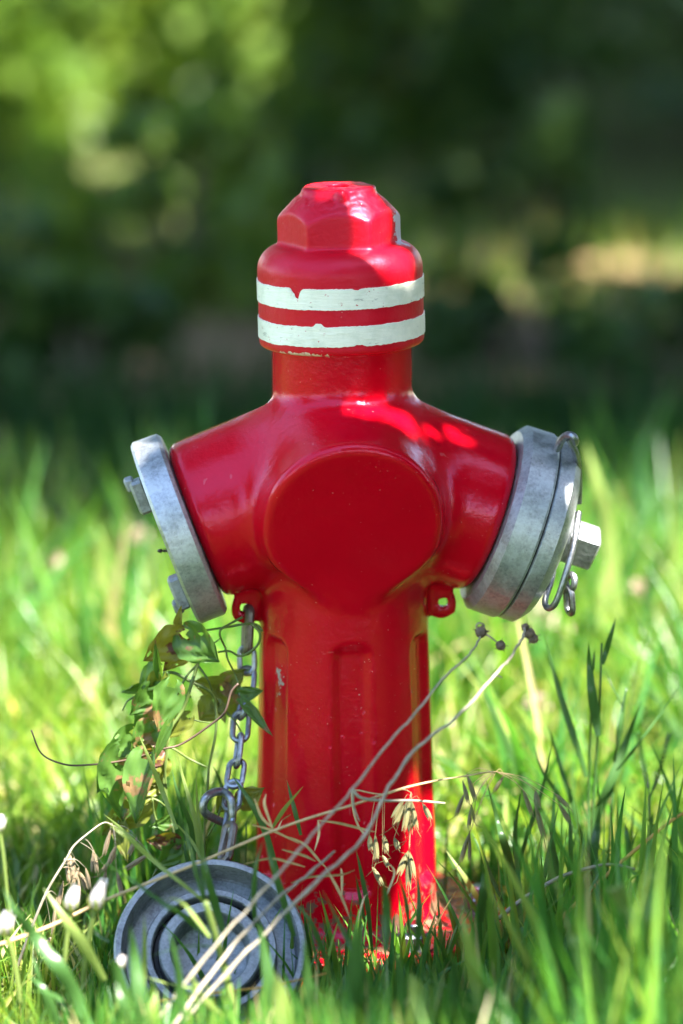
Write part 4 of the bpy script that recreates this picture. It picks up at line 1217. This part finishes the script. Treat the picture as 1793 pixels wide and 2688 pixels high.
# ------------------------------------------------------------------ grass
def grass(name, n, X, Y, H, W, lean, mat, seed, keep=None, levels=6):
    r = np.random.default_rng(seed)
    x, y = X(r, n), Y(r, n)
    if callable(keep):
        k = keep(x, y); x, y = x[k], y[k]
    n = len(x)
    h = H(r, x, y)
    w = W * r.uniform(0.6, 1.5, n)
    az = r.uniform(0, 2 * PI, n)
    ln = lean * r.gamma(2.0, 0.5, n)
    ln = np.minimum(ln, 1.3)
    sa = r.uniform(0, PI, n)
    v = np.zeros((n, levels, 3, 3))
    dx, dy = np.cos(az), np.sin(az)
    for i in range(levels):
        t = i / (levels - 1)
        th = ln * (0.35 + 1.1 * t)
        if i == 0:
            cx, cy, cz = x.copy(), y.copy(), np.zeros(n)
        else:
            st = h / (levels - 1)
            cx = cx + st * np.sin(th) * dx; cy = cy + st * np.sin(th) * dy; cz = cz + st * np.cos(th)
        ww = w * (0.7 + 0.6 * min(t, .4)) * max(0.04, 1 - max(0, (t - .3) / .7) ** 1.5) / 2
        for j, s in enumerate((-1, 0, 1)):
            v[:, i, j, 0] = cx + s * ww * np.cos(sa) - (0 if s else 0.35) * ww * np.sin(sa)
            v[:, i, j, 1] = cy + s * ww * np.sin(sa) + (0 if s else 0.35) * ww * np.cos(sa)
            v[:, i, j, 2] = cz
    base = (np.arange(n) * levels * 3)[:, None]
    fs = []
    for i in range(levels - 1):
        for j in (0, 1):
            fs.append(base + np.array([[i * 3 + j, i * 3 + j + 1, i * 3 + j + 4, i * 3 + j + 3]]))
    return tag(link(name, np_mesh(name, v.reshape(-1, 3), np.concatenate(fs)), mat), kind='stuff')

U = lambda a, b: (lambda r, n: r.uniform(a, b, n))
def clear(x, y):
    k = (x * x + y * y) > 0.150 ** 2
    k &= ~((np.abs(x - cap_c.x) < 0.085) & (np.abs(y - (cap_c.y - 0.02)) < 0.085))
    return k
def front_keep(x, y):          # keep the sight line to the barrel and the loose cap open
    k = clear(x, y)
    return k
def hfront(lo, hi):
    def H(r, x, y):
        h = r.uniform(lo, hi, len(x))
        lim = np.where((x > -0.03) & (x < 0.17) & (y < -0.02), 0.048 + np.clip(-y - 0.15, 0, 0.7) * 0.24, 1)
        lim = np.where((x > -0.24) & (x <= -0.03) & (y < -0.02), 0.045 + np.clip(-y - 0.2, 0, 0.7) * 0.25, lim)
        h = h * (0.85 + np.clip(-y, 0, 1) * 0.55)
        h = np.where((x > 0.1) & (y > -0.18), np.minimum(h, r.uniform(0.04, 0.10, len(x))), h)
        return np.minimum(h, lim * r.uniform(0.7, 1.15, len(x)))
    return H
grass('grass', 5600, U(0.10, 0.75), U(-0.80, 0.15), hfront(0.05, 0.15), 0.0056, 0.48, M['grass_deep'], 1, front_keep)
grass('grass', 1200, U(-0.20, 0.6), U(-0.74, -0.30), hfront(0.13, 0.27), 0.0082, 0.32, M['grass_deep'], 9, front_keep, 9)
rg = np.random.default_rng(5)
ra, rr_ = rg.uniform(R(-40), R(115), 300), rg.uniform(0.150, 0.235, 300)
grass('grass', 300, lambda r, n: rr_ * np.sin(ra), lambda r, n: -rr_ * np.cos(ra), lambda r, x, y: r.uniform(0.045, 0.115, len(x)) * np.where(y > -0.05, 0.75, 1), 0.006, 0.30, M['grass_deep'], 12)
grass('grass', 420, U(0.1, 0.6), U(-0.45, 0.0), lambda r, x, y: r.uniform(0.11, 0.20, len(x)), 0.0075, 0.45, M['grass_deep'], 10, front_keep, 9)
grass('grass', 4200, U(-0.22, 0.14), U(-0.80, 0.12), hfront(0.06, 0.22), 0.0058, 0.28, M['grass_deep'], 2, front_keep)
grass('grass', 6500, U(-0.75, -0.18), U(-0.82, 0.2), hfront(0.03, 0.095), 0.0044, 0.55, M['grass'], 3, front_keep)
grass('meadow_grass', 17000, lambda r, n: r.uniform(-1, 1, n) * 1.15, lambda r, n: 0.14 + 1.5 * r.uniform(0, 1, n), lambda r, x, y: r.uniform(0.07, 0.19, len(x)) * np.clip(0.55 + y * 0.5, 0.5, 1), 0.0065, 0.85, M['grass'], 4)
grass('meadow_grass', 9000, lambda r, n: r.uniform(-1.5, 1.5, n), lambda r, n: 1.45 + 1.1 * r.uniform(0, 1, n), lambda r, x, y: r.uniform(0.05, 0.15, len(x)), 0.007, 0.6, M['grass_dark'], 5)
rm = np.random.default_rng(31)
cx_, cy_ = rm.uniform(-1.1, 1.1, 46), rm.uniform(0.2, 1.5, 46)
ci_ = rm.integers(0, 46, 2600)
grass('meadow_grass', 2600, lambda r, n: cx_[ci_] + r.normal(0, 0.035, n), lambda r, n: cy_[ci_] + r.normal(0, 0.035, n), lambda r, x, y: r.uniform(0.12, 0.27, len(x)), 0.008, 0.55, M['grass_deep'], 32, None, 8)
grass('meadow_grass', 2600, lambda r, n: r.uniform(-1.5, 1.5, n), lambda r, n: r.uniform(3.3, 4.6, n), lambda r, x, y: r.uniform(0.03, 0.12, len(x)), 0.009, 0.8, M['grass'], 8)
grass('meadow_grass', 9000, lambda r, n: np.where(r.random(n) < .5, r.uniform(-3.2, -0.8, n), r.uniform(0.8, 3.2, n)), lambda r, n: r.uniform(-2.0, 1.8, n), lambda r, x, y: r.uniform(0.06, 0.16, len(x)), 0.011, 0.6, M['grass'], 6, levels=4)

# ------------------------------------------------------------------ leaves in masses
def leaf_cloud(name, P, size, mat, parent, seed, flat=0.0, normal=None):
    r = np.random.default_rng(seed)
    n = len(P)
    a = r.normal(size=(n, 3)); a /= np.linalg.norm(a, axis=1, keepdims=True)
    if normal is not None:
        nn = r.normal(size=(n, 3)) * 0.55 + np.array(normal); nn /= np.linalg.norm(nn, axis=1, keepdims=True)
        a = a - (a * nn).sum(1, keepdims=True) * nn; a /= np.linalg.norm(a, axis=1, keepdims=True)
        b = np.cross(nn, a)
    else:
        b = np.cross(a, r.normal(size=(n, 3))); b /= np.linalg.norm(b, axis=1, keepdims=True)
        nn = np.cross(a, b)
    s = size * r.uniform(0.6, 1.35, n)[:, None]
    P = np.asarray(P)
    v = np.stack([P - a * s * .5, P - b * s * .30 + nn * s * .08 - a * s * .05, P + b * s * .30 + nn * s * .08 - a * s * .05, P + a * s * .5 - nn * s * .06], 1)
    base = (np.arange(n) * 4)[:, None]
    f = np.concatenate([base + [[0, 1, 2]], base + [[1, 3, 2]]])
    o = link(name, np_mesh(name, v.reshape(-1, 3), f, False), mat, parent)
    o['kind'] = 'stuff'
    return o

def shrub(label, x, y, rx, h, n, size, mat, seed, name='shrub', group='low shrubs beyond the path', nc=16):
    r = np.random.default_rng(seed)
    root = thing(name, label, 'shrub', (x, y, 0), group)
    cl = np.stack([r.uniform(-rx, rx, nc), r.uniform(-rx, rx, nc) * 0.7, h * r.uniform(0.08, 1, nc)], 1)
    cl[:, :2] *= np.sqrt(np.clip(1.1 - (cl[:, 2:3] / h) ** 2, 0.15, 1))
    which = r.integers(0, nc, n)
    rad = rx * r.uniform(0.18, 0.42, nc)
    d = r.normal(size=(n, 3)); d /= np.linalg.norm(d, axis=1, keepdims=True)
    P = cl[which] + d * (rad[which] * r.uniform(0.3, 1, n) ** 0.5)[:, None]
    P[:, 2] = np.maximum(P[:, 2], 0.01)
    m = MB()
    for c in cl:
        m.tube(smooth_path([Vector((c[0] * .1, c[1] * .1, 0)), Vector((c[0] * .5, c[1] * .5, c[2] * .6)), Vector(c)], 3), lambda t: 0.012 * (1 - .7 * t), 5)
    m.build('stem', M['bark'], root, 0, (0, 0, 0))
    leaf_cloud('foliage', P, size, mat, root, seed + 1)
    return root

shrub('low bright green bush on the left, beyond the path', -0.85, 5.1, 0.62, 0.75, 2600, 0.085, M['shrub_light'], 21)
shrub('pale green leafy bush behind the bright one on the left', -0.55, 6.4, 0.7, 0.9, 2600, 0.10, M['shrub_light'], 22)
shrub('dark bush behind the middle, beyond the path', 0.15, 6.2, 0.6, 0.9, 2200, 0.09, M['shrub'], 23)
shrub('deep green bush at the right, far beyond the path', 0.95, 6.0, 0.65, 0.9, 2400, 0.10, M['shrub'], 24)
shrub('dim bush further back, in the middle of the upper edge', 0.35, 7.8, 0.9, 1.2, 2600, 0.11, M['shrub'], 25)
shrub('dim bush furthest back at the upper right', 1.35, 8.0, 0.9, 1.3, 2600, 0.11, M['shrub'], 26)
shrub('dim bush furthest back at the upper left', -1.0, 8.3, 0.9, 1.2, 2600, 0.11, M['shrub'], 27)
shrub('small light green weed left of the hydrant, near side of the path', -0.30, 3.55, 0.20, 0.34, 420, 0.07, M['shrub_light'], 28)
shrub('low green weed at the left edge, near side of the path', -0.72, 3.0, 0.24, 0.22, 420, 0.06, M['shrub'], 29)

for sx_, sy_, rx_, h_, lab_ in [(-3.3, 2.6, 1.1, 3.2, 'unseen tall bush added left of the meadow to dim the background'), (3.1, 2.2, 1.1, 3.2, 'unseen tall bush added right of the meadow to dim the background'),
                                (2.5, -0.9, 0.7, 2.0, 'unseen bush added right of the hydrant, near the camera, to block light'), (1.72, -0.75, 0.55, 1.7, 'unseen bush added close on the right to darken the barrel'), (2.5, -2.0, 0.7, 2.0, 'unseen bush added on the right beside the camera to darken the barrel'),
                                (2.6, 0.6, 0.8, 2.4, 'unseen bush added right of the hydrant, further back, to block light')]:
    shrub(lab_, sx_, sy_, rx_, h_, 3600, 0.12, M['shrub'], int(abs(sx_ * 100)), group='unseen bushes added to block light', nc=30)  # off-frame bushes added to cut the light on hydrant and background

for i, (sx_, sy_, rx_, h_, m_, lab_) in enumerate([(-0.95, 3.3, 0.22, 0.18, 'shrub_light', 'bright leafy weed at the left edge by the path'), (-0.62, 3.9, 0.24, 0.18, 'shrub_light', 'light green weed left of the neck of the hydrant, far side of the path'),
        (-0.10, 4.4, 0.22, 0.30, 'shrub', 'dark weed hidden mostly behind the hydrant cap'), (0.28, 3.0, 0.15, 0.16, 'shrub', 'low dark weed just right of the hydrant neck'), (0.62, 2.75, 0.2, 0.2, 'shrub', 'low dark weed on the near edge of the path at right'),
        (0.88, 3.4, 0.16, 0.14, 'shrub', 'small weed on the path at the right edge'), (0.42, 4.35, 0.22, 0.24, 'shrub', 'dark weed right of the cap, far side of the path'),
        (-0.42, 2.75, 0.14, 0.16, 'shrub', 'low weed above the left shoulder of the hydrant')]):
    shrub(lab_, sx_, sy_, rx_, h_, 420, 0.06, M[m_], 300 + i * 2, 'weed', 'low weeds along the path', 8)

# ------------------------------------------------------------------ trees whose crowns cast the shade
def ground_xy(p):
    p = Vector(p); k = p.z / SUN.z
    return (p.x - SUN.x * k, p.y - SUN.y * k)

def limb(m, pts, r0, r1):
    m.tube(smooth_path(pts, 5), lambda t: r0 + (r1 - r0) * t, 9)

def shade_tree(label, trunk, pts, shade, region, zr, n, size, seed, group):
    """a tree with leaves wherever the photo shows shade below"""
    r = np.random.default_rng(seed)
    root = thing('tree', label, 'tree', trunk, group)
    gx, gy = r.uniform(region[0], region[1], n), r.uniform(region[2], region[3], n)
    k = np.array([shade(a, b) for a, b in zip(gx, gy)])
    gx, gy = gx[k], gy[k]
    z = r.uniform(*zr, len(gx))
    P = np.stack([gx + SUN.x / SUN.z * z, gy + SUN.y / SUN.z * z, z], 1)
    top = Vector(P.mean(0))
    m = MB()
    t = Vector(trunk)
    limb(m, [t, t + Vector((0.03, 0.02, zr[0] * 0.45)), t + Vector((-0.05, 0.05, zr[0] * 0.8)), t.lerp(top, 0.25) + Vector((0, 0, zr[0] * .85))], 0.14, 0.07)
    m.build('trunk', M['bark'], root, 0)
    q = t + Vector((-0.05, 0.05, zr[0] * 0.8))
    for i in range(9):
        e = Vector(P[r.integers(0, len(P))])
        m = MB()
        limb(m, [q, q.lerp(e, .5) + Vector((0, 0, 0.12)), e], 0.045, 0.006)
        m.build('branch', M['bark'], root, 0)
    leaf_cloud('crown', P - np.array(trunk), size, M['crown'], root, seed + 1, normal=tuple(SUN))
    return root

def blob(gx, gy, c, rx, ry=None, rot=0.0):
    dx, dy = gx - c[0], gy - c[1]
    if rot: dx, dy = dx * math.cos(rot) + dy * math.sin(rot), dy * math.cos(rot) - dx * math.sin(rot)
    return (dx / rx) ** 2 + (dy / (ry or rx)) ** 2 < 1

# sun flecks: points of the hydrant that the photo shows lit
FL = []
def fleck(px, py, Y, r, ry=None): FL.append((ground_xy(at(px, py, Y)), r, ry or r))
fleck(995, 530, -0.035, 0.018); fleck(850, 525, -0.02, 0.004); fleck(910, 500, -0.01, 0.008)
fleck(925, 672, -0.055, 0.007); fleck(1000, 678, -0.055, 0.011); fleck(1062, 700, -0.04, 0.010)
fleck(900, 1148, -0.058, 0.011); fleck(962, 1135, -0.055, 0.016); fleck(1048, 1125, -0.055, 0.015); fleck(1190, 1125, -0.03, 0.010); fleck(1205, 1150, -0.03, 0.010)
fleck(1550, 1410, -0.03, 0.036)
fleck(1132, 2190, -0.03, 0.030); fleck(1118, 2340, -0.045, 0.036)
fleck(900, 2560, -0.13, 0.035); fleck(1040, 2500, -0.12, 0.02)
def near_shade(gx, gy):
    for c, r, ry in FL:
        if blob(gx, gy, c, r + 0.011, ry + 0.011): return False
    nz = mnoise.noise((gx * 5.5, gy * 5.5, 2.2))
    if -0.31 < gx < -0.20 and -0.05 - (0.09 if gx < -0.255 else 0) < gy < 0.035 + 0.02 * nz: return False
    left = -0.375 + 0.03 * nz if gy > -0.04 else (-0.285 + 0.04 * nz if gy > -0.30 else -0.16 + 0.08 * nz)
    if gx < left: return False
    if gx > 1.5: return False
    lim = 0.275 if gx < 0.02 else 0.15
    if gy > lim + 0.05 * nz or gy < -1.5: return False
    if gy < -0.47 and mnoise.noise((gx * 6 + 3, gy * 6, 4.2)) > -0.02: return False
    if gx > 0.12 or gy < -0.3:
        if mnoise.noise((gx * 4.5 + 7, gy * 4.5, 8.2)) > 0.13: return False
    return True
near_tree = shade_tree('tree beside the camera whose low bough shades the hydrant', (2.6, -1.6, 0), None, near_shade, (-0.5, 1.2, -1.2, 0.4), (1.7, 2.2), 44000, 0.046, 41, 'trees shading the place')

r_ = np.random.default_rng(77)
n_ = 30000
gz = r_.uniform(2.3, 4.2, n_)
gx_, gy_ = r_.uniform(-1.8, 4.5, n_), r_.uniform(-6.0, 0.2, n_)
kk = ((gx_ > 0.9) | (gy_ < -1.35)) & np.array([mnoise.noise((a * 1.3, b * 1.3, 3.1)) < 0.4 for a, b in zip(gx_, gy_)])
Pn = np.stack([gx_ + SUN.x / SUN.z * gz, gy_ + SUN.y / SUN.z * gz, gz], 1)[kk]
leaf_cloud('crown', Pn - np.array((2.6, -1.6, 0)), 0.13, M['crown'], near_tree, 78, normal=tuple(SUN))  # extra unseen foliage, added to darken the hydrant's front and right side

def far_shade(gx, gy):
    n1 = mnoise.noise((gx * 1.6, gy * 1.6, 5.5))
    n2 = mnoise.noise((gx * 5, gy * 3, 1.5))
    if gy < 1.22 + 0.2 * n1: return False
    if 3.5 < gy < 4.15 and gx > 0.02: return n2 + 0.5 * n1 > -0.08
    if 4.55 < gy < 6.4 and -1.4 < gx < -0.25: return n1 + 0.5 * n2 > 0.43
    return n2 < 0.62
shade_tree('broad tree on the left whose crown hangs over the background', (-2.9, 4.2, 0), None, lambda a, b: a < 0.3 and far_shade(a, b), (-4.5, 0.3, 1.3, 11), (3.8, 6.0), 32000, 0.18, 51, 'trees shading the place')
shade_tree('broad tree on the right whose crown hangs over the background', (3.6, 3.0, 0), None, lambda a, b: a >= 0.3 and far_shade(a, b), (0.3, 4.8, 1.3, 11), (3.8, 6.0), 30000, 0.18, 52, 'trees shading the place')

def far_tree(x, y, h, seed, label):
    r = np.random.default_rng(seed)
    root = thing('tree', label, 'tree', (x, y, 0), 'trees round the meadow')
    m = MB(); limb(m, [(0, 0, 0), (0.1, 0.05, h * .3), (0, 0, h * .7)], 0.22, 0.06); m.build('trunk', M['bark'], root, 0, (0, 0, 0))
    nc = 22
    c = np.stack([r.uniform(-1, 1, nc) * h * .34, r.uniform(-1, 1, nc) * h * .34, h * r.uniform(0.25, 0.95, nc)], 1)
    w = r.integers(0, nc, 2600)
    d = r.normal(size=(2600, 3)); d /= np.linalg.norm(d, axis=1, keepdims=True)
    P = c[w] + d * (h * .17 * r.uniform(.3, 1, 2600) ** .5)[:, None]
    leaf_cloud('crown', P, 0.55, M['crown'], root, seed + 1)
for i, (x, y, h) in enumerate([(-9, 10, 10), (-3.5, 14.5, 10), (1.5, 14, 10), (7, 12, 10), (11, 4, 10), (10, -8, 10), (3, -14, 10), (-6, -15, 9), (-13, -6, 9)]):
    far_tree(x, y, h, 70 + i * 3, ['tree left behind the meadow', 'tree behind the bushes on the left', 'tree behind the bushes on the right', 'tree right behind the meadow', 'tree far to the right of the hydrant',
                                   'tree to the right behind the camera', 'tree straight behind the camera', 'tree left behind the camera', 'tree far to the left of the hydrant'][i])
